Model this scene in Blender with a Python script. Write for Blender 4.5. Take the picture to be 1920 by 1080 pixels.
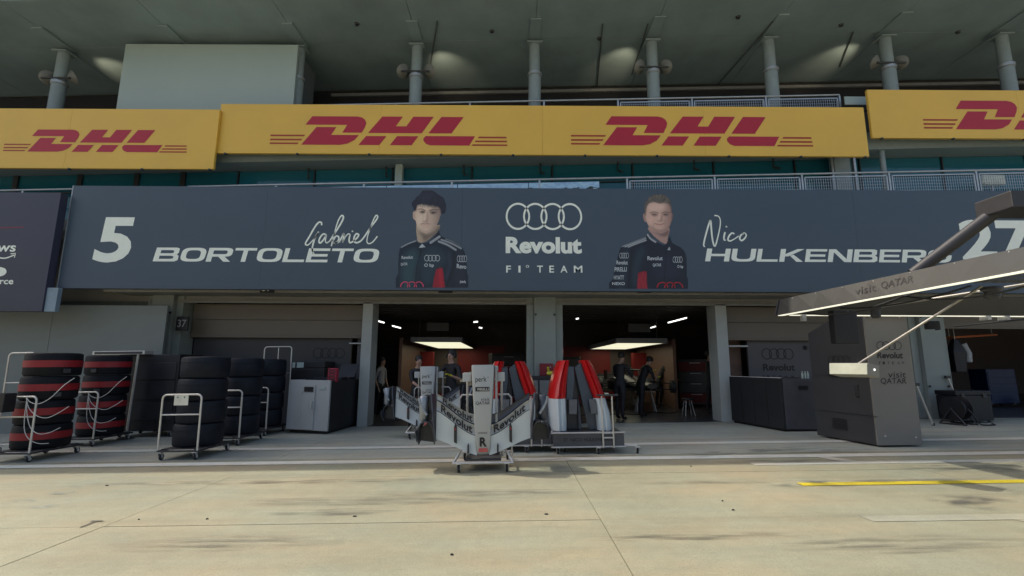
import bpy, bmesh, math, random
from mathutils import Vector, Matrix
random.seed(7)
scene = bpy.context.scene
for o in list(bpy.data.objects):
    bpy.data.objects.remove(o)

# ------------------------------------------------------------------ camera
FPX = 905.0                       # focal length in photo pixels (1920 wide)
PITCH = math.radians(9.29)
ROLL = 0.0055
CAMZ = 1.42
cam_data = bpy.data.cameras.new('camera')
cam = bpy.data.objects.new('camera', cam_data)
scene.collection.objects.link(cam)
cam_data.sensor_width = 36.0
cam_data.lens = 36.0 * FPX / 1920.0
cam_data.clip_start = 0.05
cam_data.clip_end = 2000.0
CAMROT = Matrix.Rotation(math.pi / 2 + PITCH, 3, 'X') @ Matrix.Rotation(ROLL, 3, 'Z')
cam.matrix_world = Matrix.Translation((0, 0, CAMZ)) @ CAMROT.to_4x4()
scene.camera = cam

# ------------------------------------------------------------------ sky, sun, exposure
SUN_EL = math.radians(52.5)
SUN_AZ = math.radians(-63.5)      # from +Y (behind the building) towards -X
world = bpy.data.worlds.new('World')
scene.world = world
world.use_nodes = True
wn = world.node_tree
bg = wn.nodes['Background']
sky = wn.nodes.new('ShaderNodeTexSky')
sky.sky_type = 'NISHITA'
sky.sun_disc = False
sky.sun_elevation = SUN_EL
sky.sun_rotation = SUN_AZ
sky.air_density = 1.0
sky.dust_density = 5.0
sky.ozone_density = 0.2
wn.links.new(sky.outputs[0], bg.inputs['Color'])
bg.inputs['Strength'].default_value = 0.15
sun_data = bpy.data.lights.new('sun', 'SUN')
sun_data.energy = 2.35
sun_data.angle = math.radians(0.53)
sun_data.color = (1.0, 0.93, 0.80)
sun = bpy.data.objects.new('sun', sun_data)
scene.collection.objects.link(sun)
to_sun = Vector((math.cos(SUN_EL) * math.sin(SUN_AZ), math.cos(SUN_EL) * math.cos(SUN_AZ), math.sin(SUN_EL)))
sun.rotation_euler = to_sun.to_track_quat('Z', 'Y').to_euler()
sun.location = (0, 0, 30)
scene.view_settings.view_transform = 'Standard'
scene.view_settings.look = 'None'
scene.view_settings.exposure = 0.44
scene.view_settings.gamma = 1.0
scene.view_settings.use_curve_mapping = False
scene.render.engine = 'CYCLES'
scene.cycles.use_denoising = True
scene.cycles.max_bounces = 8
scene.cycles.diffuse_bounces = 4
scene.cycles.glossy_bounces = 4
scene.cycles.transparent_max_bounces = 8
scene.cycles.sample_clamp_indirect = 6.0

# ------------------------------------------------------------------ measuring helpers
SLOPE = 0.0185                    # the pit lane climbs gently from -X to +X
def ray(px, py):
    d = Vector(((px - 960) / FPX, -(py - 540) / FPX, -1.0))
    return CAMROT @ d
def W(px, py, Y):                 # point seen at a photo pixel, at depth Y
    d = ray(px, py)
    t = Y / d.y
    return Vector((d.x * t, Y, CAMZ + d.z * t))
def G(px, py):                    # point of the ground seen at a photo pixel
    d = ray(px, py)
    t = -CAMZ / (d.z - SLOPE * d.x)
    return Vector((d.x * t, d.y * t, CAMZ + d.z * t))
def gz(x):
    return SLOPE * x
TILT = Matrix.Rotation(-math.atan(SLOPE), 4, 'Y')

# ------------------------------------------------------------------ materials
MATS = {}
def nodes_of(name):
    m = bpy.data.materials.new(name)
    m.use_nodes = True
    return m, m.node_tree, m.node_tree.nodes['Principled BSDF']
def mat(name, col, rough=0.5, metal=0.0, var=0.12, scale=6.0, bump=0.0, bscale=60.0, spec=0.5, coat=0.0, rv=0.09):
    """A painted / cast / woven surface: base colour with mottled wear and fine relief."""
    if name in MATS:
        return MATS[name]
    m, nt, b = nodes_of(name)
    geo = nt.nodes.new('ShaderNodeNewGeometry')
    n = nt.nodes.new('ShaderNodeTexNoise')
    n.inputs['Scale'].default_value = scale
    n.inputs['Detail'].default_value = 5
    n.inputs['Roughness'].default_value = 0.62
    nt.links.new(geo.outputs['Position'], n.inputs['Vector'])
    r = nt.nodes.new('ShaderNodeValToRGB')
    lo = [max(0, c * (1 - var)) for c in col]; hi = [min(1, c * (1 + var)) for c in col]
    r.color_ramp.elements[0].position = 0.3; r.color_ramp.elements[0].color = (*lo, 1)
    r.color_ramp.elements[1].position = 0.7; r.color_ramp.elements[1].color = (*hi, 1)
    nt.links.new(n.outputs['Fac'], r.inputs['Fac'])
    nt.links.new(r.outputs['Color'], b.inputs['Base Color'])
    rr = nt.nodes.new('ShaderNodeMapRange')
    rr.inputs['To Min'].default_value = max(0.02, rough - rv)
    rr.inputs['To Max'].default_value = min(1, rough + rv)
    nt.links.new(n.outputs['Fac'], rr.inputs['Value'])
    nt.links.new(rr.outputs['Result'], b.inputs['Roughness'])
    b.inputs['Metallic'].default_value = metal
    b.inputs['Specular IOR Level'].default_value = spec
    b.inputs['Coat Weight'].default_value = coat
    b.inputs['Coat Roughness'].default_value = 0.12
    if bump:
        n2 = nt.nodes.new('ShaderNodeTexNoise')
        n2.inputs['Scale'].default_value = bscale
        n2.inputs['Detail'].default_value = 4
        nt.links.new(geo.outputs['Position'], n2.inputs['Vector'])
        bp = nt.nodes.new('ShaderNodeBump')
        bp.inputs['Strength'].default_value = bump
        bp.inputs['Distance'].default_value = 0.01
        nt.links.new(n2.outputs['Fac'], bp.inputs['Height'])
        nt.links.new(bp.outputs['Normal'], b.inputs['Normal'])
    MATS[name] = m
    return m
def emit(name, col, strength):
    if name in MATS:
        return MATS[name]
    m, nt, b = nodes_of(name)
    b.inputs['Base Color'].default_value = (*col, 1)
    b.inputs['Emission Color'].default_value = (*col, 1)
    b.inputs['Emission Strength'].default_value = strength
    MATS[name] = m
    return m
def concrete(name, c1, c2, streak, rough, dark=0.5):
    """Poured concrete: broad blotches, long rubbed streaks along the lane, fine grit and pores."""
    m, nt, b = nodes_of(name)
    L = nt.links.new
    geo = nt.nodes.new('ShaderNodeNewGeometry')
    def noise(scale, detail, sx=1, sy=1):
        mp = nt.nodes.new('ShaderNodeMapping')
        mp.inputs['Scale'].default_value = (sx, sy, 1)
        L(geo.outputs['Position'], mp.inputs['Vector'])
        n = nt.nodes.new('ShaderNodeTexNoise')
        n.inputs['Scale'].default_value = scale
        n.inputs['Detail'].default_value = detail
        n.inputs['Roughness'].default_value = 0.6
        L(mp.outputs['Vector'], n.inputs['Vector'])
        return n.outputs['Fac']
    def ramp(fac, p0, p1, a, c):
        r = nt.nodes.new('ShaderNodeValToRGB')
        r.color_ramp.elements[0].position = p0; r.color_ramp.elements[0].color = (*a, 1)
        r.color_ramp.elements[1].position = p1; r.color_ramp.elements[1].color = (*c, 1)
        L(fac, r.inputs['Fac'])
        return r.outputs['Color']
    def mul(a, c, f=1.0):
        x = nt.nodes.new('ShaderNodeMix'); x.data_type = 'RGBA'; x.blend_type = 'MULTIPLY'
        x.inputs['Factor'].default_value = f
        L(a, x.inputs['A']); L(c, x.inputs['B'])
        return x.outputs['Result']
    base = ramp(noise(0.55, 6), 0.32, 0.68, c1, c2)
    s1 = ramp(noise(1.6, 7, 0.16, 1.6), 0.30, 0.56, (streak,) * 3, (1, 1, 1))
    s2 = ramp(noise(5.0, 6, 0.10, 1.8), 0.28, 0.50, (streak + 0.08,) * 3, (1, 1, 1))
    gr = ramp(noise(90, 3), 0.30, 0.62, (0.80, 0.80, 0.80), (1.06, 1.06, 1.06))
    pores = ramp(noise(24, 5), 0.22, 0.34, (dark, dark, dark), (1, 1, 1))
    tint = ramp(noise(1.1, 5, 0.5, 1.0), 0.36, 0.62, (1.06, 0.99, 0.92), (0.95, 1.01, 1.02))
    fleck = ramp(noise(260, 2), 0.30, 0.42, (0.62, 0.62, 0.62), (1.0, 1.0, 1.0))
    mott = ramp(noise(7.0, 6), 0.34, 0.62, (0.94, 0.942, 0.945), (1.03, 1.028, 1.025))
    wide = ramp(noise(0.18, 3), 0.35, 0.65, (0.88, 0.90, 0.92), (1.04, 1.02, 1.0))
    col = mul(mul(mul(mul(mul(mul(mul(base, s1, 0.85), s2, 0.75), gr), pores, 0.7), wide), tint), fleck, 0.6)
    col = mul(col, mott)
    L(col, b.inputs['Base Color'])
    b.inputs['Roughness'].default_value = rough
    b.inputs['Specular IOR Level'].default_value = 0.35
    bp = nt.nodes.new('ShaderNodeBump')
    bp.inputs['Strength'].default_value = 0.35
    bp.inputs['Distance'].default_value = 0.004
    L(noise(120, 4), bp.inputs['Height'])
    L(bp.outputs['Normal'], b.inputs['Normal'])
    MATS[name] = m
    return m
def stain_shadow_mat(name, col, density, sx, sy, scale=3.0):
    """A thin deposit or painted shadow broken up by noise, fading out towards its own edge."""
    m, nt, b = nodes_of(name)
    L = nt.links.new
    out = nt.nodes['Material Output']
    tc = nt.nodes.new('ShaderNodeTexCoord')
    mp = nt.nodes.new('ShaderNodeMapping')
    mp.inputs['Location'].default_value = (-1, -1, 0)
    mp.inputs['Scale'].default_value = (2, 2, 0)
    L(tc.outputs['Generated'], mp.inputs['Vector'])
    g = nt.nodes.new('ShaderNodeTexGradient'); g.gradient_type = 'SPHERICAL'
    L(mp.outputs['Vector'], g.inputs['Vector'])
    geo = nt.nodes.new('ShaderNodeNewGeometry')
    mp2 = nt.nodes.new('ShaderNodeMapping'); mp2.inputs['Scale'].default_value = (sx, sy, 1)
    L(geo.outputs['Position'], mp2.inputs['Vector'])
    n = nt.nodes.new('ShaderNodeTexNoise'); n.inputs['Scale'].default_value = scale; n.inputs['Detail'].default_value = 7
    L(mp2.outputs['Vector'], n.inputs['Vector'])
    ad = nt.nodes.new('ShaderNodeMath'); ad.operation = 'MULTIPLY'
    s = nt.nodes.new('ShaderNodeMapRange'); s.inputs['From Min'].default_value = 0.44; s.inputs['From Max'].default_value = 0.66
    L(n.outputs['Fac'], s.inputs['Value'])
    s2 = nt.nodes.new('ShaderNodeMapRange'); s2.inputs['From Min'].default_value = 0.05; s2.inputs['From Max'].default_value = 0.55
    L(g.outputs['Fac'], s2.inputs['Value'])
    L(s.outputs['Result'], ad.inputs[0]); L(s2.outputs['Result'], ad.inputs[1])
    md = nt.nodes.new('ShaderNodeMath'); md.operation = 'MULTIPLY'; md.inputs[1].default_value = density
    L(ad.outputs[0], md.inputs[0])
    tr = nt.nodes.new('ShaderNodeBsdfTransparent')
    mx = nt.nodes.new('ShaderNodeMixShader')
    b.inputs['Base Color'].default_value = (*col, 1); b.inputs['Roughness'].default_value = 0.8
    L(md.outputs[0], mx.inputs['Fac']); L(tr.outputs[0], mx.inputs[1]); L(b.outputs[0], mx.inputs[2])
    L(mx.outputs[0], out.inputs['Surface'])
    MATS[name] = m
    return m

# ------------------------------------------------------------------ mesh helpers
class MB:
    def __init__(self):
        self.v = []; self.f = []; self.m = []
    def add(self, vs, fs, mi=0):
        k = len(self.v)
        self.v += [Vector(p) for p in vs]
        for f in fs:
            self.f.append([i + k for i in f]); self.m.append(mi)
        return self
    def box(self, x0, x1, y0, y1, z0, z1, mi=0):
        return self.add([(x, y, z) for z in (z0, z1) for y in (y0, y1) for x in (x0, x1)],
                        [(0, 2, 3, 1), (4, 5, 7, 6), (0, 1, 5, 4), (2, 6, 7, 3), (0, 4, 6, 2), (1, 3, 7, 5)], mi)
    def bar(self, p, q, w, h=None, up=(0, 0, 1)):
        p = Vector(p); q = Vector(q); h = h or w
        d = (q - p).normalized(); u = Vector(up)
        s = d.cross(u)
        if s.length < 1e-4: s = d.cross(Vector((0, 1, 0)))
        s.normalize(); u = s.cross(d)
        vs = []
        for e in (p, q):
            for a, c in ((-1, -1), (1, -1), (1, 1), (-1, 1)):
                vs.append(e + s * a * w / 2 + u * c * h / 2)
        return self.add(vs, [(3, 2, 1, 0), (4, 5, 6, 7), (0, 1, 5, 4), (1, 2, 6, 5), (2, 3, 7, 6), (3, 0, 4, 7)])
    def tube(self, pts, r, n=10, cap=True, r1=None):
        pts = [Vector(p) for p in pts]
        rings = []
        prev = None
        N = len(pts)
        for i, p in enumerate(pts):
            if i == 0: d = pts[1] - p
            elif i == N - 1: d = p - pts[i - 1]
            else: d = (pts[i + 1] - p).normalized() + (p - pts[i - 1]).normalized()
            d.normalize()
            if prev is None:
                a = Vector((0, 0, 1)) if abs(d.z) < 0.9 else Vector((1, 0, 0))
                s = d.cross(a).normalized()
            else:
                s = (prev - d * prev.dot(d)).normalized()
            prev = s
            t = d.cross(s)
            rr = r if r1 is None else r + (r1 - r) * i / (N - 1)
            rings.append([p + (s * math.cos(2 * math.pi * k / n) + t * math.sin(2 * math.pi * k / n)) * rr for k in range(n)])
        vs = [v for ring in rings for v in ring]
        fs = []
        for i in range(N - 1):
            for k in range(n):
                fs.append((i * n + k, i * n + (k + 1) % n, (i + 1) * n + (k + 1) % n, (i + 1) * n + k))
        if cap:
            fs.append(tuple(range(n - 1, -1, -1)))
            fs.append(tuple((N - 1) * n + k for k in range(n)))
        return self.add(vs, fs)
    def lathe(self, prof, n=32, axis='z', c=(0, 0, 0)):
        """prof: list of (radius, height)"""
        c = Vector(c); vs = []; fs = []
        for r, h in prof:
            for k in range(n):
                a = 2 * math.pi * k / n
                x, y = r * math.cos(a), r * math.sin(a)
                p = {'z': (x, y, h), 'y': (x, h, y), 'x': (h, x, y)}[axis]
                vs.append(c + Vector(p))
        for i in range(len(prof) - 1):
            for k in range(n):
                fs.append((i * n + k, i * n + (k + 1) % n, (i + 1) * n + (k + 1) % n, (i + 1) * n + k))
        fs.append(tuple(range(n - 1, -1, -1)))
        fs.append(tuple((len(prof) - 1) * n + k for k in range(n)))
        return self.add(vs, fs)
    def prism(self, outline, d):
        """outline: coplanar points; d: extrusion vector"""
        d = Vector(d); n = len(outline)
        vs = [Vector(p) for p in outline] + [Vector(p) + d for p in outline]
        fs = [tuple(range(n)), tuple(range(2 * n - 1, n - 1, -1))]
        for i in range(n):
            fs.append((i, i + n, (i + 1) % n + n, (i + 1) % n)) 
        return self.add(vs, fs)
    def face(self, pts):
        return self.add(pts, [tuple(range(len(pts)))])
    def loft(self, rings, closed=True, cap=True):
        n = len(rings[0]); vs = [p for r in rings for p in r]; fs = []
        for i in range(len(rings) - 1):
            for k in range(n if closed else n - 1):
                fs.append((i * n + k, i * n + (k + 1) % n, (i + 1) * n + (k + 1) % n, (i + 1) * n + k))
        if cap and closed:
            fs.append(tuple(range(n - 1, -1, -1)))
            fs.append(tuple((len(rings) - 1) * n + k for k in range(n)))
        return self.add(vs, fs)
    def mesh(self, name, inv=None, bev=0.0, smooth=False):
        me = bpy.data.meshes.new(name)
        vs = [(inv @ v if inv else v) for v in self.v]
        me.from_pydata([tuple(v) for v in vs], [], self.f)
        if any(self.m):
            for p, i in zip(me.polygons, self.m): p.material_index = i
        bm = bmesh.new(); bm.from_mesh(me)
        bmesh.ops.recalc_face_normals(bm, faces=bm.faces)
        if bev:
            es = [e for e in bm.edges if len(e.link_faces) == 2 and e.calc_face_angle(0) > 0.5]
            bmesh.ops.bevel(bm, geom=es, offset=bev, segments=2, profile=0.6, affect='EDGES', clamp_overlap=True)
        bm.to_mesh(me); bm.free()
        if smooth:
            me.shade_smooth()
            me.set_sharp_from_angle(angle=math.radians(38))
        me.update()
        return me
ROOTM = {}
C = scene.collection
def rootm(o):
    while o.parent: o = o.parent
    return ROOTM.get(o.name, Matrix.Identity(4))
def setp(o, label=None, cat=None, group=None, kind=None):
    if label: o['label'] = label
    if cat: o['category'] = cat
    if group: o['group'] = group
    if kind: o['kind'] = kind
    return o
def thing(name, label, cat, loc=(0, 0, 0), rz=0.0, tilt=False, group=None):
    o = bpy.data.objects.new(name, None)
    o.empty_display_size = 0.2
    C.objects.link(o)
    M = Matrix.Translation(Vector(loc)) @ (TILT if tilt else Matrix.Identity(4)) @ Matrix.Rotation(rz, 4, 'Z')
    o.matrix_world = M
    ROOTM[o.name] = M
    return setp(o, label, cat, group)
def part(name, mb, m, parent, world=False, bev=0.0, smooth=False, label=None, kind=None):
    inv = rootm(parent).inverted() if world else None
    me = mb.mesh(name, inv, bev, smooth)
    for mm in (m if isinstance(m, (list, tuple)) else [m]): me.materials.append(mm)
    o = bpy.data.objects.new(name, me)
    C.objects.link(o)
    o.parent = parent
    if label: o['label'] = label
    if kind: o['kind'] = kind
    return o
def single(name, mb, m, label=None, cat=None, group=None, kind=None, loc=None, bev=0.0, smooth=False):
    """a thing (or piece of setting) that is one mesh, given in world coordinates, origin at its base"""
    if loc is None:
        xs = [v.x for v in mb.v]; ys = [v.y for v in mb.v]; zs = [v.z for v in mb.v]
        loc = ((min(xs) + max(xs)) / 2, (min(ys) + max(ys)) / 2, min(zs))
    M = Matrix.Translation(Vector(loc))
    me = mb.mesh(name, M.inverted(), bev, smooth)
    for mm in (m if isinstance(m, (list, tuple)) else [m]): me.materials.append(mm)
    o = bpy.data.objects.new(name, me)
    C.objects.link(o)
    o.matrix_world = M
    ROOTM[o.name] = M
    return setp(o, label, cat, group, kind)
def kids(o):
    return [c for c in C.objects if c.parent == o]
def copy_tree(o, parent=None):
    c = o.copy(); C.objects.link(c); c.parent = parent
    for ch in kids(o): copy_tree(ch, c)
    return c
def clone(root, label, loc, rz=0.0, tilt=False, group=None):
    c = copy_tree(root)
    M = Matrix.Translation(Vector(loc)) @ (TILT if tilt else Matrix.Identity(4)) @ Matrix.Rotation(rz, 4, 'Z')
    c.matrix_world = M; ROOTM[c.name] = M
    return setp(c, label, None, group)
def text_pts(body, bold=0.0, shear=0.0, spacing=1.0):
    """flat triangles of a line of lettering, scaled so that it spans x 0..1, with its height"""
    cu = bpy.data.curves.new('t', 'FONT')
    cu.body = body; cu.size = 1.0; cu.offset = bold; cu.shear = shear; cu.space_character = spacing
    cu.resolution_u = 4
    o = bpy.data.objects.new('t', cu); C.objects.link(o)
    dg = bpy.context.evaluated_depsgraph_get()
    me = bpy.data.meshes.new_from_object(o.evaluated_get(dg))
    vs = [v.co.copy() for v in me.vertices]; fs = [tuple(p.vertices) for p in me.polygons]
    bpy.data.objects.remove(o); bpy.data.curves.remove(cu); bpy.data.meshes.remove(me)
    x0 = min(v.x for v in vs); x1 = max(v.x for v in vs); y0 = min(v.y for v in vs); y1 = max(v.y for v in vs)
    return [((v.x - x0) / (x1 - x0), (v.y - y0) / (y1 - y0)) for v in vs], fs
TXT = {}
def lettering(mb, body, org, ux, uz, bold=0.0, shear=0.0, spacing=1.0):
    """lay a word so that it fills the parallelogram org + a*ux + b*uz"""
    key = (body, bold, shear, spacing)
    if key not in TXT: TXT[key] = text_pts(*key)
    vs, fs = TXT[key]
    org = Vector(org); ux = Vector(ux); uz = Vector(uz)
    mb.add([org + ux * a + uz * b for a, b in vs], fs)
    return mb
def rings(mb, org, ux, uz, w=0.085, n=40):
    """four interlocking rings filling the parallelogram"""
    org = Vector(org); ux = Vector(ux); uz = Vector(uz)
    R = 1 / (2 + 3 * 1.42)                       # ring radius relative to the width
    for k in range(4):
        cx = R + k * R * 1.42
        vs = []
        for i in range(n):
            a = 2 * math.pi * i / n
            for rr in (1.0, 1.0 - 2 * w):
                vs.append(org + ux * (cx + R * rr * math.cos(a)) + uz * (0.5 + 0.5 * rr * math.sin(a)))
        mb.add(vs, [(2 * i, 2 * i + 1, (2 * i + 3) % (2 * n), (2 * i + 2) % (2 * n)) for i in range(n)])
    return mb
def smooth_line(pts, per=8, closed=False):
    pts = [Vector(p) for p in pts]; out = []; n = len(pts)
    rng = range(n if closed else n - 1)
    for i in rng:
        if closed: a, b, c, d = (pts[(i + k) % n] for k in (-1, 0, 1, 2))
        else: a, b, c, d = pts[max(i - 1, 0)], pts[i], pts[i + 1], pts[min(i + 2, n - 1)]
        for k in range(per):
            t = k / per
            out.append(0.5 * ((2 * b) + (c - a) * t + (2 * a - 5 * b + 4 * c - d) * t * t + (3 * b - a - 3 * c + d) * t ** 3))
    if not closed: out.append(pts[-1])
    return out
def ribbon(mb, pts, w, nrm=(0, -1, 0)):
    nrm = Vector(nrm); pts = [Vector(p) for p in pts]; vs = []
    n = len(pts)
    for i, p in enumerate(pts):
        d = (pts[min(i + 1, n - 1)] - pts[max(i - 1, 0)]).normalized()
        s = d.cross(nrm).normalized()
        ww = w(i / (n - 1)) if callable(w) else w
        vs += [p + s * ww / 2, p - s * ww / 2]
    return mb.add(vs, [(2 * i, 2 * i + 1, 2 * i + 3, 2 * i + 2) for i in range(n - 1)])
def shape(mb, pts):
    """filled flat outline (any shape), triangulated"""
    from mathutils.geometry import tessellate_polygon
    pts = [Vector(p) for p in pts]
    return mb.add(pts, [tuple(t) for t in tessellate_polygon([pts])])
# ================================================================== THE SETTING
def sbox(mb, x0, x1, y0, y1, z0, z1, s=SLOPE, n=1):
    """box whose floor and top climb with x"""
    for k in range(n):
        a = x0 + (x1 - x0) * k / n; b = x0 + (x1 - x0) * (k + 1) / n
        mb.add([(x, y, z + s * x) for z in (z0, z1) for y in (y0, y1) for x in (a, b)],
               [(0, 2, 3, 1), (4, 5, 7, 6), (0, 1, 5, 4), (2, 6, 7, 3), (0, 4, 6, 2), (1, 3, 7, 5)])
    return mb
def flat(mb, pts, lift):
    """thin sheet lying on the sloping ground"""
    mb.face([(x, y, gz(x) + lift) for x, y in pts])
    return mb
M_conc = concrete('pale_concrete', (0.305, 0.292, 0.205), (0.360, 0.345, 0.248), 0.84, 0.72)
M_apron = concrete('grey_apron_concrete', (0.36, 0.375, 0.325), (0.46, 0.475, 0.41), 0.80, 0.62)
M_bed = mat('joint_filler', (0.06, 0.058, 0.05), 0.9, var=0.3)
M_ground = concrete('far_concrete', (0.36, 0.33, 0.27), (0.46, 0.42, 0.34), 0.8, 0.8)
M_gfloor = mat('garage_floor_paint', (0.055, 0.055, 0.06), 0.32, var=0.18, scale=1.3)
M_wline = concrete('white_line_paint', (0.66, 0.66, 0.60), (0.80, 0.79, 0.72), 0.82, 0.6, dark=0.6)
M_yline = concrete('yellow_line_paint', (0.62, 0.50, 0.03), (0.78, 0.62, 0.05), 0.82, 0.55, dark=0.6)
M_fadeline = concrete('faded_line_paint', (0.50, 0.49, 0.43), (0.62, 0.60, 0.53), 0.78, 0.6, dark=0.6)

g = MB(); sbox(g, -420, 420, -420, 12.45, -1.0, -0.05, n=12)
single('ground', g, M_ground, kind='structure')
pl = MB(); sbox(pl, -27.0, 24.04, -12.0, 12.45, -0.045, -0.012, n=8)
pit_lane = single('pit_lane', pl, M_bed, kind='structure')
XS = [-27.0 + 4.64 * k for k in range(12)]
YS = [-12.0, -5.0, -1.08, 0.88, 2.84, 4.80, 6.76, 8.10, 10.30, 12.44]
XS = [-3.8 + 4.64 * k for k in range(-5, 7)]
for j in range(len(YS) - 1):
    for i in range(len(XS) - 1):
        s = MB(); e = 0.0035
        jz = random.uniform(-0.0015, 0.0015)
        x0, x1, y0, y1 = XS[i] + e, XS[i + 1] - e, YS[j] + e, YS[j + 1] - e
        if j == 7: x0 += 0.0
        sbox(s, x0, x1, y0, y1, -0.012, jz)
        part('concrete_slab', s, M_conc if YS[j] < 6.8 else M_apron, pit_lane, world=True, bev=0.002)
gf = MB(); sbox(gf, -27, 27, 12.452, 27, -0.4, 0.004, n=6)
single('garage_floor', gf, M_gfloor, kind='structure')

def paint(pts, m, lift=0.006):
    mb = MB(); flat(mb, pts, lift)
    return part('painted_line', mb, m, pit_lane, world=True)
def strip(x0, x1, y0, y1, m, lift=0.006):
    return paint([(x0, y0), (x1, y0), (x1, y1), (x0, y1)], m, lift)
strip(-26, 24, 7.67, 7.92, M_wline)
strip(-26, 24, 9.03, 9.27, M_wline)
strip(3.45, 24, 7.13, 7.31, M_fadeline)
paint([(4.78, 7.315), (5.02, 7.315), (4.86, 7.665), (4.66, 7.665)], M_fadeline, 0.0075)
strip(3.42, 22, 5.94, 6.085, M_yline)
M_ghost = concrete('ghost_line_paint', (0.37, 0.36, 0.28), (0.44, 0.43, 0.34), 0.78, 0.6, dark=0.6)
strip(3.26, 22, 4.62, 4.79, M_ghost, 0.0055)
paint([(4.52, 4.615), (4.78, 4.615), (5.35, 3.9), (5.10, 3.9)], M_ghost, 0.0055)

# rubber marks, chalk and dark patches on the lane, gantry shadows painted among them
S_rubshade = stain_shadow_mat('rubber_or_shadow', (0.085, 0.08, 0.07), 0.55, 0.8, 7.0, 2.6)
S_patch = stain_shadow_mat('dark_patch', (0.10, 0.10, 0.09), 0.75, 1.4, 2.6, 1.8)
S_blue = stain_shadow_mat('blue_chalk', (0.06, 0.18, 0.26), 0.55, 1.0, 5.0, 4.0)
S_streak = stain_shadow_mat('dark_streak', (0.17, 0.16, 0.125), 0.50, 0.7, 7.0, 2.6)
S_pale = stain_shadow_mat('pale_dust', (0.62, 0.58, 0.48), 0.55, 0.4, 3.0, 1.2)
def stain_or_shadow(px, py, wx, wy, m, rot=0.0, lift=0.010):
    c = G(px, py); mb = MB(); n = 10
    ca, sa = math.cos(rot), math.sin(rot)
    q = [(-1, -1), (1, -1), (1, 1), (-1, 1)]
    flat(mb, [(c.x + a * wx / 2 * ca - b * wy / 2 * sa, c.y + a * wx / 2 * sa + b * wy / 2 * ca) for a, b in q], lift)
    return part('stain_or_shadow', mb, m, pit_lane, world=True)
stain_or_shadow(1825, 942, 0.95, 0.62, S_patch, 0.05)  # dark patch painted where the stay box throws its shadow
stain_or_shadow(1520, 908, 1.3, 0.42, S_patch, 0.0, 0.0112)
stain_or_shadow(1850, 876, 3.2, 0.75, S_rubshade, 0.02, 0.0108)  # cast shadow of the boom, put down as a dark tone
stain_or_shadow(1480, 866, 2.6, 0.30, S_rubshade, 0.0, 0.0096)
stain_or_shadow(1700, 903, 2.4, 0.30, S_rubshade, 0.0, 0.0104)
stain_or_shadow(1000, 888, 2.6, 0.40, S_streak, 0.0, 0.0118)  # long dark streak on the slab by the front wing trolley
stain_or_shadow(1060, 860, 1.5, 0.55, S_rubshade, 0.2, 0.0102)
stain_or_shadow(700, 940, 3.6, 0.35, S_streak, 0.03)
stain_or_shadow(620, 962, 1.6, 0.22, S_rubshade, 0.05, 0.0106)
stain_or_shadow(900, 925, 2.8, 0.30, S_streak, 0.02, 0.0094)
stain_or_shadow(1300, 1008, 2.2, 0.16, S_rubshade, 0.05)
stain_or_shadow(1700, 1022, 2.4, 0.35, S_streak, 0.1)
stain_or_shadow(1320, 905, 2.6, 0.24, S_streak, 0.0)
stain_or_shadow(420, 1020, 2.2, 0.4, S_streak, 0.05)
stain_or_shadow(1500, 845, 3.0, 0.9, S_rubshade, 0.0, 0.0094)
stain_or_shadow(1330, 852, 1.0, 0.35, S_rubshade, 0.3, 0.0110)
stain_or_shadow(500, 905, 5.5, 0.3, S_rubshade, 0.0, 0.0100)
for px, py, a in ((45, 940, 0.1), (118, 926, 0.35), (78, 952, 0.5), (131, 915, 0.1)):
    stain_or_shadow(px, py, 0.36, 0.10, S_blue, a, 0.0125)
M_bit = mat('rubber_crumb', (0.03, 0.028, 0.025), 0.8, var=0.3)
CRUMB = ['rubber crumb next to the slab joint nearest the survey mark', 'rubber crumb alone on the pale slab below the tagged tyre trolley', 'rubber crumb between the front wing trolley and the long slab joint', 'rubber crumb below the engine cover rack, upper of a pair', 'rubber crumb below the engine cover rack, lower of a pair', 'rubber crumb beside the faint scuff on the middle slab', 'rubber crumb in the shade between the two white lines', 'rubber crumb at the bottom edge of the picture', 'rubber crumb near the white line below the red banded tyres', 'rubber crumb near the start of the faded line']
for k, (px, py) in enumerate(((260, 975), (388, 974), (1025, 965), (1355, 940), (1375, 957), (665, 969), (1150, 848), (847, 1041), (200, 911), (1296, 875))):
    c = G(px, py); mb = MB(); r = 0.008 + 0.004 * (k % 3)
    pts = [(c.x + r * (1.7 if math.cos(a) > 0 else 1.2) * math.cos(a + k), c.y + r * math.sin(a + k) * 0.8) for a in (0, 0.9, 2.0, 3.0, 4.1, 5.2)]
    top = [(x * 0.6 + c.x * 0.4, y * 0.6 + c.y * 0.4, gz(c.x) + 0.012) for x, y in pts]
    bot = [(x, y, gz(x) + 0.002) for x, y in pts]
    mb.loft([bot, top])
    single('rubber_crumb', mb, M_bit, CRUMB[k], 'debris', 'rubber crumbs on the lane')
mark = MB()
c = G(173, 982); flat(mark, [(c.x - 0.07, c.y + 0.05), (c.x + 0.05, c.y + 0.05), (c.x + 0.05, c.y + 0.075), (c.x - 0.07, c.y + 0.075)], 0.0075)
flat(mark, [(c.x - 0.02, c.y - 0.12), (c.x, c.y - 0.12), (c.x, c.y + 0.05), (c.x - 0.02, c.y + 0.05)], 0.0075)
part('survey_mark', mark, mat('survey_paint', (0.09, 0.085, 0.07), 0.8), pit_lane, world=True)

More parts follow.
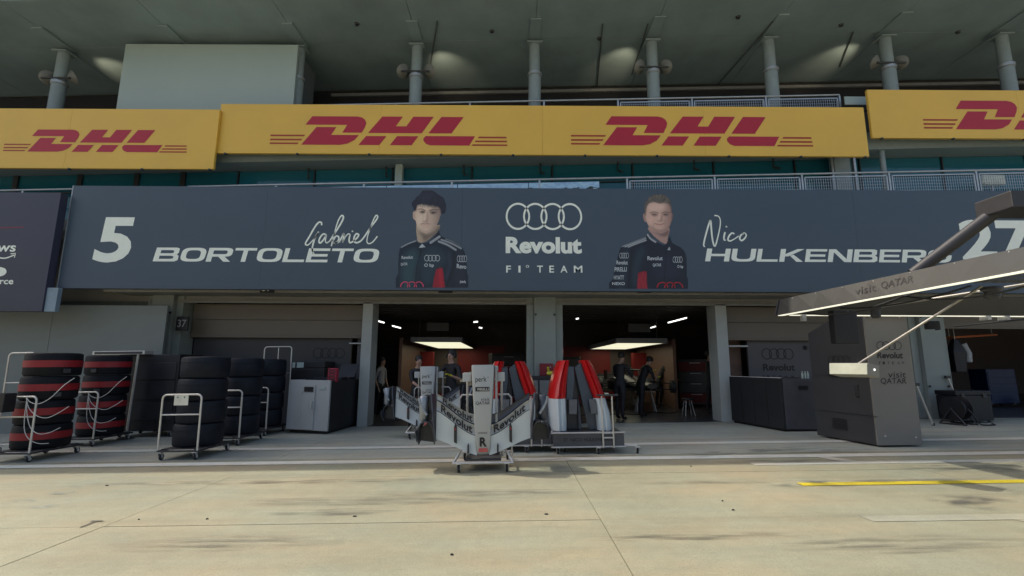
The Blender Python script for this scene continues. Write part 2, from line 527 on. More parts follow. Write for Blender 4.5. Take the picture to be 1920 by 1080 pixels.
# ================================================================== THE PIT BUILDING
M_wall = mat('pale_grey_wall', (0.40, 0.42, 0.40), 0.6, var=0.08, scale=1.5, bump=0.05)
M_pillar = mat('pillar_paint', (0.27, 0.30, 0.275), 0.5, var=0.07, scale=1.2)
M_lintel = mat('lintel_paint', (0.27, 0.265, 0.24), 0.55, var=0.10, scale=1.4)
M_soffit = mat('soffit_board', (0.25, 0.33, 0.35), 0.6, var=0.13, scale=0.9)
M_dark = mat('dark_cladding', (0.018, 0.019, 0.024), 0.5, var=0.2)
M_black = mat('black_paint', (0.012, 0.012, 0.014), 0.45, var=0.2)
M_frame = mat('window_frame', (0.03, 0.035, 0.04), 0.4)
M_metal = mat('galvanised_steel', (0.46, 0.49, 0.50), 0.42, metal=0.75, var=0.12)
M_colm = mat('column_paint', (0.25, 0.31, 0.32), 0.45, var=0.06)
M_white = mat('white_board', (0.36, 0.44, 0.41), 0.5, var=0.03, scale=0.7)
m, nt, b = nodes_of('tinted_glass')
b.inputs['Base Color'].default_value = (0.014, 0.135, 0.19, 1); b.inputs['Roughness'].default_value = 0.05
b.inputs['IOR'].default_value = 1.5
M_glass = m
m, nt, b = nodes_of('mirror_glass')
b.inputs['Base Color'].default_value = (0.42, 0.52, 0.55, 1); b.inputs['Roughness'].default_value = 0.05; b.inputs['Metallic'].default_value = 0.9
M_mirror = m
geo_ = nt.nodes.new('ShaderNodeNewGeometry'); nz_ = nt.nodes.new('ShaderNodeTexNoise'); nz_.inputs['Scale'].default_value = 2.2
bm_ = nt.nodes.new('ShaderNodeBump'); bm_.inputs['Strength'].default_value = 0.5; bm_.inputs['Distance'].default_value = 0.15
nt.links.new(geo_.outputs['Position'], nz_.inputs['Vector']); nt.links.new(nz_.outputs['Fac'], bm_.inputs['Height']); nt.links.new(bm_.outputs['Normal'], b.inputs['Normal'])

RS = 0.0275                       # storeys above climb a little more steeply than the lane
bld = thing('pit_building', 'long grey pit lane building with open garages, terraces and a deep canopy roof', 'building', (0.85, 12.5, gz(0.85)))
def bp(name, mb, m, **k): return part(name, mb, m, bld, world=True, **k)
# ground storey: pillars, posts, lintel
for cx in (-9.0, 0.85, 10.72, 20.6, -18.9):
    z0 = gz(cx) - 0.05
    p = bp('pillar', MB().box(cx - 0.275, cx + 0.275, 12.34, 13.1, z0, 3.32), M_pillar, bev=0.012)
    for s in (-1, 1):
        mb = MB(); a, b2 = sorted((cx + s * 0.282, cx + s * 0.465))
        mb.box(a, b2, 12.46, 13.0, z0, 3.30)
        part('door_jamb', mb, M_pillar, p, world=True, bev=0.008)
        for zz in (1.0, 2.75):
            part('bolt', MB().lathe([(0.028, -0.02), (0.03, 0.0), (0.02, 0.012)], 10, 'y', (cx + s * 0.24, 12.325, zz)), M_frame, p, world=True)
for x0, x1 in ((-3.86, -3.60), (5.27, 5.56)):
    bp('door_post', MB().box(x0, x1, 12.44, 13.0, gz(x0) - 0.05, 3.06), M_wall, bev=0.008)
lin = bp('lintel', MB().box(-26, 26, 12.50, 12.72, 3.055, 5.0), M_lintel)
for x0, x1 in ((-9.46, -9.46),): pass
for k in range(-15, 22):          # fascia plates of the beam under the name board
    x0 = k * 0.66; 
    part('fascia_plate', MB().box(x0 + 0.004, x0 + 0.656, 11.56, 11.60, 3.165, 3.40), M_lintel, lin, world=True, bev=0.003)
bp('fascia_beam', MB().box(-9.95, 14.6, 11.605, 12.49, 3.20, 3.42), M_lintel)
bp('door_track', MB().box(-9.4, 15.5, 12.44, 12.497, 3.02, 3.10), mat('door_track_steel', (0.24, 0.24, 0.22), 0.5), bev=0.006)
# wall over the neighbouring garage, and its board
bp('wall', MB().box(-26, -9.47, 12.5, 12.7, -0.6, 3.05), mat('recess_wall', (0.13, 0.15, 0.135), 0.7))
# balcony slab, first floor glazing
sl = MB(); sbox(sl, -26, 26, 11.75, 16.0, 5.05, 5.35, RS, 4)
bp('balcony_slab', sl, M_wall)
back = MB(); sbox(back, -26, 26, 13.05, 13.2, 5.35, 7.05, RS, 4)
bp('back_wall', back, M_dark)
edges = [-24.0, -22.3, -20.4, -18.4, -16.2, -14.0, -12.2, -10.6, -9.3, -7.75, -5.6, -3.4, -1.15, 1.12, 3.4, 5.7, 8.0, 9.85, 12.2, 14.6, 17.0, 19.5, 22.0, 24.5]
for a, c in zip(edges, edges[1:]):
    w = MB(); sbox(w, a + 0.03, c - 0.03, 12.98, 13.02, 5.37, 7.05, RS)
    wo = bp('window_pane', w, M_glass)
for a in edges:
    dk = 0.14 if a < -8 else 0.035
    w = MB(); sbox(w, a - dk / 2, a + dk / 2, 12.93, 13.03, 5.36, 7.05, RS)
    bp('mullion', w, M_frame)
w = MB(); sbox(w, -26, 26, 12.925, 13.028, 6.50, 6.54, RS, 4)
bp('transom', w, M_frame)
# low mirror-glass screen reflecting the sky
for k in range(5):
    a = -7.35 + k * 1.95
    w = MB(); sbox(w, a, a + 1.93, 12.62, 12.65, 5.36, 6.40, RS)
    bp('balustrade_glass', w, M_mirror)
# first-floor columns
for px, w2, Yc, m in ((747, 0.10, 12.68, M_white), (1582, 0.22, 12.6, M_colm)):
    x = W(px, 330, Yc).x
    w = MB(); sbox(w, x - w2, x + w2, Yc, Yc + 0.22, 5.35, 7.05, RS)
    cc = bp('storey_column', w, m, bev=0.01)
    if px > 1500:
        for s in (-1, 1):
            w = MB(); sbox(w, x + s * 0.31 - 0.03, x + s * 0.31 + 0.03, Yc - 0.05, Yc + 0.05, 5.35, 7.05, RS)
            part('drain_pipe', w, M_metal, cc, world=True)
x = 10.15
bp('storey_column', MB().tube([(x, 12.5, 5.4 + RS * x), (x, 12.5, 7.06 + RS * x)], 0.07, 12), M_colm, smooth=True)
# upper slab with its edge beam
sl = MB(); sbox(sl, -26, 26, 12.36, 15.7, 7.06, 7.55, RS, 4)
bp('terrace_slab', sl, M_colm)
for px in (870, 1013, 1158, 725, 580, 1301, 1450):
    p = W(px, 305, 12.85)
    w = MB(); w.tube([(p.x, 12.85, 7.05 + RS * p.x), (p.x, 12.85, 6.78 + RS * p.x)], 0.025, 8); w.tube([(p.x, 12.85, 6.8 + RS * p.x), (p.x + 0.08, 12.7, 6.70 + RS * p.x)], 0.03, 8)
    bp('hanging_bracket', w, M_frame)
# terrace back wall and canopy
CS = 0.026
bw = MB(); sbox(bw, -26, 26, 15.5, 15.7, 7.5, 11.0, CS, 4)
bp('terrace_wall', bw, M_dark)
tr = MB(); sbox(tr, -6.3, 26, 15.42, 15.495, 10.80, 10.90, CS, 4)
bp('wall_trim', tr, mat('trim_grey', (0.22, 0.23, 0.23), 0.5))
sh = MB(); sbox(sh, -6.3, 26, 15.40, 15.49, 9.9, 9.95, CS, 4)
bp('wall_rail', sh, M_frame)
rf = MB(); sbox(rf, -40, 40, 11.10, 27.2, 11.10, 11.55, CS, 6)
roof = bp('canopy_roof', rf, M_lintel)
cols = [0.63 + 3.48 * k for k in range(-7, 8)]
for a, c in zip(cols, cols[1:]):
    for y0, y1 in ((11.14, 13.0), (13.012, 15.495)):
        w = MB(); sbox(w, a + 0.006, c - 0.006, y0, y1, 11.045 + random.uniform(0, 0.004), 11.095, CS)
        part('soffit_panel', w, M_soffit, roof, world=True, bev=0.004)
for cx in cols:
    zt = 11.03 + CS * cx
    w = MB(); sbox(w, cx - 0.16, cx + 0.16, 12.1, 13.15, 11.0, 11.04, CS)
    part('bracket_beam', w, M_soffit, roof, world=True, bev=0.01)
    zf = 7.55 + RS * cx; zc = 9.86 + CS * cx
    w = MB().lathe([(0.155, zc), (0.155, zt - 0.19)], 20, 'z', (cx, 13.0, 0))
    co = bp('terrace_column', w, M_colm, smooth=True)
    part('lower_shaft', MB().lathe([(0.18, zf), (0.18, zc + 0.02)], 20, 'z', (cx, 13.0, 0)), M_colm, co, world=True, smooth=True)
    part('collar', MB().lathe([(0.185, zc - 0.05), (0.21, zc - 0.03), (0.21, zc + 0.05), (0.16, zc + 0.08)], 20, 'z', (cx, 13.0, 0)), M_metal, co, world=True, smooth=True)
    part('cap_plate', MB().box(cx - 0.22, cx + 0.22, 12.8, 13.2, zt - 0.21, zt - 0.17), M_colm, co, world=True)
for k in range(7):
    x = -4.4 + 3.48 * k + 0.3 * (k % 2)
    part('downpipe_outlet', MB().lathe([(0.07, 0), (0.05, -0.05)], 12, 'z', (x, 12.2 + 0.4 * (k % 3), 11.045 + CS * x)), M_frame, roof, world=True)
# white box room on the terrace
for px0, py0, px1, py1 in ((820, 40, 805, 135), (1215, 45, 1185, 140), (1450, 40, 1345, 160), (1600, 60, 1575, 125), (1130, 45, 1120, 160)):
    d0 = ray(px0, py0); d1 = ray(px1, py1)
    def hit(d):
        t = (11.02 - CAMZ) / (d.z - CS * d.x); return Vector((d.x * t, d.y * t, 11.02 + CS * d.x * t))
    bp('conduit', MB().tube([hit(d0), hit(d1)], 0.022, 6), mat('conduit_grey', (0.10, 0.12, 0.12), 0.5), smooth=True)
bp('white_panel', MB().box(-11.17, -6.2, 12.60, 12.70, 7.42, 10.55), M_white, bev=0.01)
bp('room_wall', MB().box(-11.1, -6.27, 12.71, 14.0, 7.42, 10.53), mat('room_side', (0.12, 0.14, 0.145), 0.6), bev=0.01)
# wings of wall closing the far ends and the garages
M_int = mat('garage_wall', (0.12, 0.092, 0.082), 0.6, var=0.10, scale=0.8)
M_ired = mat('red_wall_panel', (0.22, 0.010, 0.009), 0.5)
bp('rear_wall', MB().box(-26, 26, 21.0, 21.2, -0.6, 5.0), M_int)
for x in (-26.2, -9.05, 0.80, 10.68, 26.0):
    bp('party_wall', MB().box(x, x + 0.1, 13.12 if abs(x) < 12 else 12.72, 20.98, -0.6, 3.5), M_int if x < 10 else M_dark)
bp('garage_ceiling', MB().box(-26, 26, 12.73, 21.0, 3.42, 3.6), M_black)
for k in range(12):
    y = 13.2 + k * 0.62
    bp('ceiling_joist', MB().box(-8.9, 10.6, y, y + 0.10, 3.22, 3.40), mat('joist_paint', (0.06, 0.055, 0.05), 0.6))
bp('upper_core', MB().box(-26, 26, 16.2, 27, 3.7, 11.0), M_dark)
# the two open garages: wall boards, red panels
for cx, s in ((-1.6, 1), (3.3, -1)):
    bp('wall_board', MB().box(cx - 1.8, cx + 1.8, 20.85, 20.98, -0.2, 2.55), M_int)
    bp('red_panel', MB().box(cx - 0.9 + 0.2 * s, cx + 1.1 + 0.2 * s, 20.78, 20.845, 1.0, 2.3), M_ired)
    bp('side_board', MB().box(cx - s * 2.05 - 0.05, cx - s * 2.05 + 0.05, 16.0, 20.7, -0.3, 2.35), mat('warm_board', (0.20, 0.115, 0.085), 0.5))
    bp('red_locker', MB().box(cx - s * 1.75 - 0.25, cx - s * 1.75 + 0.25, 19.2, 19.6, 1.1, 2.0), M_ired)
bp('rear_window', MB().box(1.62, 2.05, 20.80, 20.84, 2.02, 2.16), emit('daylight_window', (1.0, 1.0, 0.95), 1.6))
bp('rear_window', MB().box(2.12, 2.19, 20.80, 20.84, 2.02, 2.16), emit('daylight_window', (1.0, 1.0, 0.95), 1.6))
# ================================================================== BOARDS, SIGNS, SHUTTERS, RAILINGS
M_yel = mat('yellow_vinyl', (0.75, 0.475, 0.075), 0.42, var=0.04, scale=0.8, bump=0.12, bscale=1.6)
M_red = mat('red_vinyl', (0.42, 0.014, 0.034), 0.42, var=0.03)
M_dred = mat('dark_red_vinyl', (0.36, 0.045, 0.015), 0.45, var=0.03)
M_slate = mat('slate_blue_vinyl', (0.056, 0.084, 0.116), 0.36, var=0.05, scale=0.7, bump=0.12, bscale=1.6)
M_slate2 = mat('plum_slate_vinyl', (0.042, 0.045, 0.072), 0.40, var=0.08, scale=0.9)
M_print = mat('cream_print', (0.88, 0.93, 0.83), 0.45, var=0.03)
M_edge = mat('board_edge', (0.30, 0.34, 0.36), 0.4, metal=0.5)
LOGO = [  # angular three-letter courier mark, traced in units of its own width
    [(1136, 230), (1148, 212.5), (1235, 212.5), (1244, 214.5), (1250, 219), (1253, 226), (1251, 234), (1245, 246), (1207.7, 246), (1216, 230)],
    [(1130.7, 271), (1157.7, 234.6), (1196, 234.6), (1186.7, 250.6), (1240, 250.6), (1232, 261), (1219, 268.5), (1205, 271)],
    [(1257, 246.5), (1283, 212.3), (1322.7, 212.3), (1310, 232.3), (1330, 232.3), (1342.7, 212.3), (1382, 212.3), (1360, 246.5)],
    [(1240, 271), (1254, 252.5), (1293, 252.5), (1280, 271)],
    [(1300, 271), (1313, 252.5), (1354, 252.5), (1341.7, 271)],
    [(1372.7, 246.5), (1397, 212.5), (1440, 212.5), (1417, 246.5)],
    [(1368, 252), (1462.3, 252), (1451.7, 271), (1377, 271), (1369, 268), (1364, 262), (1363.5, 257)]]
STRIPES = [[(1070.7, 250.7), (1137, 250.7), (1135, 254), (1070.7, 254)], [(1070.7, 259), (1132, 259), (1130, 262.5), (1070.7, 262.5)], [(1070.7, 266.7), (1126, 266.7), (1123.5, 270), (1070.7, 270)],
           [(1470, 252.5), (1522, 252.5), (1523, 256), (1467.5, 256)], [(1464, 260.5), (1523.5, 260.5), (1523.5, 264), (1461.5, 264)], [(1458.5, 268.3), (1524, 268.3), (1524.5, 271.5), (1456, 271.5)]]
def ad_board(label, x0, x1, y, z0, z1, logos):
    t = thing('advertising_board', label, 'advertising board', ((x0 + x1) / 2, y, z0))
    npan = max(2, round((x1 - x0) / 4.3))
    for k in range(npan):
        a_ = x0 + (x1 - x0) * k / npan; c_ = x0 + (x1 - x0) * (k + 1) / npan
        part('panel', MB().box(a_ + 0.0012, c_ - 0.0012, y + random.uniform(0, 0.0016), y + 0.08, z0, z1), M_yel, t, world=True, bev=0.004)
    fr = MB()
    for k in range(int((x1 - x0) / 1.9) + 1):
        xx = min(x0 + 0.15 + k * 1.9, x1 - 0.1)
        fr.box(xx - 0.03, xx + 0.03, y + 0.085, y + 0.16, z0 + 0.02, z1 - 0.02)
    part('rear_frame', fr, M_metal, t, world=True)
    for k in range(int((x1 - x0) / 1.9) + 1):
        xx = min(x0 + 0.25 + k * 1.9, x1 - 0.1)
        part('clip', MB().box(xx - 0.03, xx + 0.03, y - 0.006, y + 0.05, z0 - 0.03, z0 + 0.012), M_frame, t, world=True)
    for lx, lz, wd in logos:      # logo: lower left corner and width in metres
        def pt(q): return Vector((lx + (q[0] - 1070) / 454 * wd, y - 0.004, lz + (271 - q[1]) / 454 * wd))
        for poly in LOGO: part('letter', shape(MB(), [pt(q) for q in poly]), M_red, t, world=True)
        for poly in STRIPES: part('stripe', shape(MB(), [pt(q) for q in poly]), M_dred, t, world=True)
    return t
def span(px0, px1, py, Y):
    a = W(px0, py, Y); b2 = W(px1, py, Y)
    return a.x, b2.x, a.z
a, b2, z = span(5, 350, 284, 11.9)
ad_board('yellow board with one small red logo, hung lower than its neighbours below the white panel', -15.6, -7.79, 11.9, 6.46, 8.13, [(a, z, b2 - a)])
a, b2, z = span(505, 951, 271, 12.0); c, d, z2 = span(1070, 1524, 272, 12.0)
ad_board('long yellow board with two red logos over the slate blue name banner', -7.84, 9.41, 12.0, 6.95, 8.35, [(a, z, b2 - a), (c, z2, d - c)])
a, b2, z = span(1732, 1732, 242, 12.0)
ad_board('yellow board cut by the picture edge, hung highest above the pit gantry', 9.56, 17.6, 12.0, 7.48, 8.87, [(a, z, d - c)])

# ---- the big team name banner
YB = 11.30
ban = thing('name_banner', 'slate blue name banner with race numbers, driver portraits and white rings over the garages', 'banner', (0.9, YB, 3.2))
for k in range(5):
    a_ = -10.77 + 23.87 * k / 5; c_ = -10.77 + 23.87 * (k + 1) / 5
    part('panel', MB().box(a_ + 0.001, c_ - 0.001, YB + random.uniform(0, 0.0012), YB + 0.14, 3.205, 5.755), M_slate, ban, world=True, bev=0.004)
part('edge_trim', MB().box(-10.80, -10.772, YB - 0.002, YB + 0.15, 3.20, 5.76), M_edge, ban, world=True)
def bpx(px, py, k=1): return W(px, py, YB - 0.003 * k)
def bword(body, x0, y1, x1, y0, m=M_print, bold=0.0, shear=0.0, k=1, spacing=1.0, name='lettering'):
    """word whose box runs from px x0..x1 and py y0 (top) .. y1 (bottom)"""
    o = bpx(x0, y1, k); ux = bpx(x1, y1, k) - o; uz = bpx(x0, y0, k) - o
    ux.z = 0; uz.x = 0
    return part(name, lettering(MB(), body, o, ux, uz, bold, shear, spacing), m, ban, world=True)
bword('5', 172, 492, 242, 407, bold=0.028, shear=0.06)
bword('27', 1806, 488, 1946, 412, bold=0.028, shear=0.0)

# ---- wide squared capitals of the driver names
SV, SH = 0.215, 0.185
def sup(cx, cy, rx, ry, a, n=3.4):
    c, s_ = math.cos(a), math.sin(a)
    return (cx + rx * math.copysign(abs(c) ** (2 / n), c), cy + ry * math.copysign(abs(s_) ** (2 / n), s_))
def band(a0, a1, cx, cy, rx, ry, sv, sh, k=14):
    qs = []
    for i in range(k):
        t0 = a0 + (a1 - a0) * i / k; t1 = a0 + (a1 - a0) * (i + 1) / k
        qs.append([sup(cx, cy, rx, ry, t0), sup(cx, cy, rx, ry, t1), sup(cx, cy, rx - sv, ry - sh, t1), sup(cx, cy, rx - sv, ry - sh, t0)])
    return qs
def rect(x0, x1, y0, y1): return [(x0, y0), (x1, y0), (x1, y1), (x0, y1)]
H2 = math.pi / 2
def bump(y0, y1, x0, sv=SV):       # right-hand bowl from x0
    cy, ry = (y0 + y1) / 2, (y1 - y0) / 2
    rx = 1 - x0 - 0.1
    return [rect(SV, x0 + 0.1, y1 - SH, y1), rect(SV, x0 + 0.1, y0, y0 + SH)] + band(-H2, H2, x0 + 0.1, cy, rx, ry, sv, SH)
GL = {
    'O': band(0, 2 * math.pi, 0.5, 0.5, 0.5, 0.5, SV, SH, 48),
    'B': [rect(0, SV, 0, 1), rect(SV, 0.66, 1 - SH, 1), rect(SV, 0.66, 0.41, 0.59), rect(SV, 0.66, 0, SH),
          [(0.66, 1 - SH), (0.66, 1.0), (0.84, 1.0), (0.95, 0.93), (0.96, 0.62), (0.90, 0.53), (0.90, 0.50), (0.66, 0.50), (0.66, 0.59), (0.745, 0.62), (0.745, 0.78)],
          [(0.66, 0.41), (0.66, 0.498), (0.91, 0.498), (0.99, 0.40), (1.0, 0.10), (0.88, 0.0), (0.66, 0.0), (0.66, SH), (0.785, 0.22), (0.785, 0.37)]],
    'R': [rect(0, SV, 0, 1)] + bump(0.36, 1.0, 0.5) + [[(0.46, 0.36), (0.72, 0.36), (1.0, 0.0), (0.72, 0.0)]],
    'T': [rect(0, 1, 1 - SH, 1), rect(0.5 - SV / 2, 0.5 + SV / 2, 0, 1 - SH)],
    'L': [rect(0, SV, 0, 1), rect(SV, 1, 0, SH)],
    'E': [rect(0, SV, 0, 1), rect(SV, 1, 1 - SH, 1), rect(SV, 0.94, 0.5 - SH / 2, 0.5 + SH / 2), rect(SV, 1, 0, SH)],
    'H': [rect(0, SV, 0, 1), rect(1 - SV, 1, 0, 1), rect(SV, 1 - SV, 0.5 - SH / 2, 0.5 + SH / 2)],
    'U': [rect(0, SV, 0.45, 1), rect(1 - SV, 1, 0.45, 1)] + band(math.pi, 2 * math.pi, 0.5, 0.45, 0.5, 0.45, SV, SH, 24),
    'K': [rect(0, SV, 0, 1), [(SV, 0.42), (SV + 0.14, 0.42), (0.99, 1.0), (0.70, 1.0), (SV, 0.60)], [(0.42, 0.47), (0.56, 0.562), (1.0, 0.0), (0.72, 0.0)]],
    'N': [rect(0, SV, 0, 1), rect(1 - SV, 1, 0, 1), [(SV, 1.0), (SV + 0.08, 1.0), (1 - SV, 0.24), (1 - SV, 0.0), (1 - SV - 0.08, 0.0), (SV, 0.76)]],
    'G': band(H2 * 0.35, 2 * math.pi - H2 * 0.05, 0.5, 0.5, 0.5, 0.5, SV, SH, 40) + [[(0.55, 0.40), (1.0, 0.40), (1.0, 0.57), (0.55, 0.57)]]}
def wide_word(body, x0, x1, y0, y1):
    """the photo's own extended capitals between px x0..x1, py y0 (top) .. y1"""
    n = len(body); gap = 0.075
    wd = [1.0 if ch not in 'TLE' else 0.88 for ch in body]
    tot = sum(wd) + gap * (n - 1)
    o = bpx(x0, y1); ux = bpx(x1, y1) - o; uz = bpx(x0, y0) - o; ux.z = 0; uz.x = 0
    xx = 0.0
    for ch, wc in zip(body, wd):
        mb = MB()
        for poly in GL[ch]:
            shape(mb, [o + ux * ((xx + a * wc) / tot) + uz * b_ + ux * (0.012 * b_ / 1.0) for a, b_ in poly])
        part('letter', mb, M_print, ban, world=True)
        xx += wc + gap
wide_word('BORTOLETO', 286, 707, 464, 490)
wide_word('HULKENBERG', 1322, 1783, 466, 490)
bword('Revolut', 948, 475, 1091, 444, bold=0.045)
o = bpx(948, 431); ux = bpx(1092, 431) - o; uz = bpx(948, 380) - o; ux.z = 0; uz.x = 0
part('ring_emblem', rings(MB(), o, ux, uz, 0.075), M_print, ban, world=True)
for ch, x0, x1 in (('F', 949, 958), ('1', 972, 976), ('T', 1007, 1018), ('E', 1030, 1039), ('A', 1051, 1064), ('M', 1076, 1092)):
    bword(ch, x0, 511, x1, 498, bold=0.015)
bword('o', 986, 502, 992, 497, bold=0.0)
def script(strokes, ox, oy, sc, w):
    mb = MB()
    for st in strokes:
        pts = smooth_line([bpx(ox + x / sc, oy + y / sc) for x, y in st], 7)
        n = len(pts)
        ribbon(mb, pts, lambda t: w * (0.75 + 0.5 * abs(math.sin(3.0 * t + 0.6))))
    return mb
GAB = [[(492, 330), (490, 310), (470, 308), (440, 345), (400, 415), (372, 462), (378, 478), (400, 470), (440, 425), (468, 385)],
       [(470, 378), (440, 430), (424, 490), (424, 525), (438, 548)],
       [(525, 400), (505, 395), (482, 420), (472, 450), (482, 462), (505, 440), (528, 402), (520, 445), (530, 462), (552, 448)],
       [(552, 448), (600, 375), (645, 300), (655, 265), (640, 258), (615, 300), (585, 400), (565, 487)],
       [(574, 450), (600, 412), (618, 415), (620, 440), (600, 462), (585, 462), (620, 455), (648, 410), (658, 392), (655, 430), (650, 458), (668, 420), (690, 395), (706, 398)],
       [(706, 398), (698, 440), (706, 460), (735, 445), (765, 415), (768, 398), (750, 395), (735, 425), (740, 455), (765, 458), (800, 432), (860, 345), (905, 285), (912, 262), (898, 258), (872, 310), (840, 400), (832, 450), (845, 467), (875, 455), (910, 412)],
       [(718, 377), (724, 375), (726, 380)]]
part('script_lettering', script(GAB, 480, 340, 4.0, 0.034), M_print, ban, world=True)
NIC = [[(1445, 492), (1438, 470), (1455, 395), (1482, 305), (1490, 300), (1494, 345), (1502, 425), (1514, 478), (1526, 480), (1542, 425), (1560, 340), (1562, 290), (1548, 262), (1518, 256)],
       [(1598, 380), (1590, 415), (1592, 440), (1604, 440)], [(1603, 343), (1609, 340), (1611, 345)],
       [(1668, 395), (1650, 388), (1628, 410), (1620, 438), (1636, 447), (1668, 432), (1700, 410)],
       [(1738, 392), (1718, 402), (1708, 428), (1722, 444), (1745, 428), (1757, 402), (1742, 386), (1728, 395)]]
part('script_lettering', script(NIC, 960, 340, 4.0, 0.034), M_print, ban, world=True)

# ---- printed driver portraits (flat print on the banner)
P_skin = mat('print_skin', (0.46, 0.30, 0.225), 0.5, var=0.10, scale=3.0)
P_skin2 = mat('print_skin_ruddy', (0.48, 0.28, 0.22), 0.5, var=0.10, scale=3.0)
P_shade = mat('print_skin_shadow', (0.24, 0.145, 0.11), 0.5, var=0.1)
P_hair = mat('print_black_hair', (0.016, 0.017, 0.03), 0.5, var=0.35, scale=14)
P_hair2 = mat('print_fair_hair', (0.14, 0.115, 0.09), 0.5, var=0.5, scale=16)
P_suit = mat('print_navy_suit', (0.010, 0.020, 0.034), 0.45, var=0.35, scale=2.5)
P_fold = mat('print_suit_fold', (0.022, 0.045, 0.06), 0.45, var=0.3, scale=3)
P_line = mat('print_dark_line', (0.03, 0.02, 0.02), 0.5)
P_lip = mat('print_lips', (0.30, 0.12, 0.10), 0.5)
P_red = mat('print_red', (0.42, 0.012, 0.02), 0.45)
P_pink = mat('print_pink', (0.55, 0.06, 0.13), 0.45)
P_white = mat('print_white', (0.55, 0.60, 0.62), 0.45)
import numpy as np
def portrait(name, ox, oy, sc, box, paint_fn):
    """a printed photograph: a fine flat sheet whose colours are the print, cut out along the figure"""
    x0, x1, y0, y1 = box; step = 0.8
    nx = int((x1 - x0) / step) + 1; ny = int((y1 - y0) / step) + 1
    gx, gy = np.meshgrid(np.linspace(x0, x1, nx), np.linspace(y0, y1, ny))
    zx = (gx - ox) * sc; zy = (gy - oy) * sc
    col = np.zeros((ny, nx, 3)); al = np.zeros((ny, nx))
    rng = np.random.RandomState(3)
    def blur(m, r):
        r = int(round(r / (step * sc)))
        if r < 1: return m
        for _ in range(2):
            for ax in (0, 1):
                acc = np.zeros_like(m)
                pad = np.pad(m, [(r, r) if a == ax else (0, 0) for a in (0, 1)], mode='edge')
                for k in range(2 * r + 1):
                    acc += pad[k:k + m.shape[0], :] if ax == 0 else pad[:, k:k + m.shape[1]]
                m = acc / (2 * r + 1)
        return m
    def inside(pts, smooth=True):
        p = [(v.x, v.y) for v in smooth_line([(a, b_, 0) for a, b_ in pts], 5, True)] if smooth else pts
        m = np.zeros((ny, nx), bool); n = len(p)
        for k in range(n):
            (ax, ay), (bx, by) = p[k], p[(k + 1) % n]
            c = (ay > zy) != (by > zy)
            with np.errstate(divide='ignore', invalid='ignore'):
                m ^= c & (zx < (bx - ax) * (zy - ay) / (by - ay) + ax)
        return m.astype(float)
    def stroke(pts, w):
        p = [(v.x, v.y) for v in smooth_line([(a, b_, 0) for a, b_ in pts], 6)]
        d = np.full((ny, nx), 1e9)
        for (ax, ay), (bx, by) in zip(p, p[1:]):
            vx, vy = bx - ax, by - ay; L2 = vx * vx + vy * vy + 1e-9
            t = np.clip(((zx - ax) * vx + (zy - ay) * vy) / L2, 0, 1)
            d = np.minimum(d, np.hypot(zx - ax - t * vx, zy - ay - t * vy))
        return np.clip((w / 2 - d) / 2.5 + 0.5, 0, 1)
    class P: pass
    A = P()
    def lay(mask, c, o=1.0, clip=None):
        m = (mask * o * (clip if clip is not None else 1.0))[..., None]
        cc = np.asarray(c, float)
        col[:] = col * (1 - m) + cc * m
    def body(mask, c): lay(mask, c); al[:] = np.maximum(al, mask)
    def boost(mask, f): col[:] = col * (1 + (f - 1) * mask)[..., None]
    A.boost = boost
    A.zx, A.zy, A.inside, A.stroke, A.blur, A.lay, A.body, A.rng = zx, zy, inside, stroke, blur, lay, body, rng
    paint_fn(A)
    col *= (1 + 0.05 * rng.randn(ny, nx))[..., None]
    vs = []
    a_ = W(x0, y0, YB - 0.003); b_ = W(x1, y0, YB - 0.003); c_ = W(x0, y1, YB - 0.003); d_ = W(x1, y1, YB - 0.003)
    for r in range(ny):
        v = r / (ny - 1); l = a_.lerp(c_, v); rr = b_.lerp(d_, v)
        for q in range(nx): vs.append(l.lerp(rr, q / (nx - 1)))
    fs = []; cols = []
    for r in range(ny - 1):
        for q in range(nx - 1):
            if al[r:r + 2, q:q + 2].mean() > 0.5:
                fs.append((r * nx + q, r * nx + q + 1, (r + 1) * nx + q + 1, (r + 1) * nx + q)); cols.append(col[r:r + 2, q:q + 2].mean((0, 1)))
    used = sorted({i for f in fs for i in f}); ix = {u: k for k, u in enumerate(used)}
    inv = rootm(ban).inverted()
    me = bpy.data.meshes.new(name)
    me.from_pydata([tuple(inv @ vs[u]) for u in used], [], [tuple(ix[i] for i in f[::-1]) for f in fs])
    at = me.color_attributes.new('print', 'FLOAT_COLOR', 'CORNER')
    buf = np.ones((len(fs) * 4, 4), np.float32); buf[:, :3] = np.repeat(np.clip(np.array(cols), 0.003, 1), 4, axis=0)
    at.data.foreach_set('color', buf.ravel())
    if 'portrait_print' not in MATS:
        m, nt, b2 = nodes_of('portrait_print')
        an = nt.nodes.new('ShaderNodeAttribute'); an.attribute_name = 'print'
        nt.links.new(an.outputs['Color'], b2.inputs['Base Color']); b2.inputs['Roughness'].default_value = 0.42
        MATS['portrait_print'] = m
    me.materials.append(MATS['portrait_print'])
    o = bpy.data.objects.new(name, me); C.objects.link(o); o.parent = ban
    return o
def ramp01(v, a, c): return np.clip((v - a) / (c - a), 0, 1)
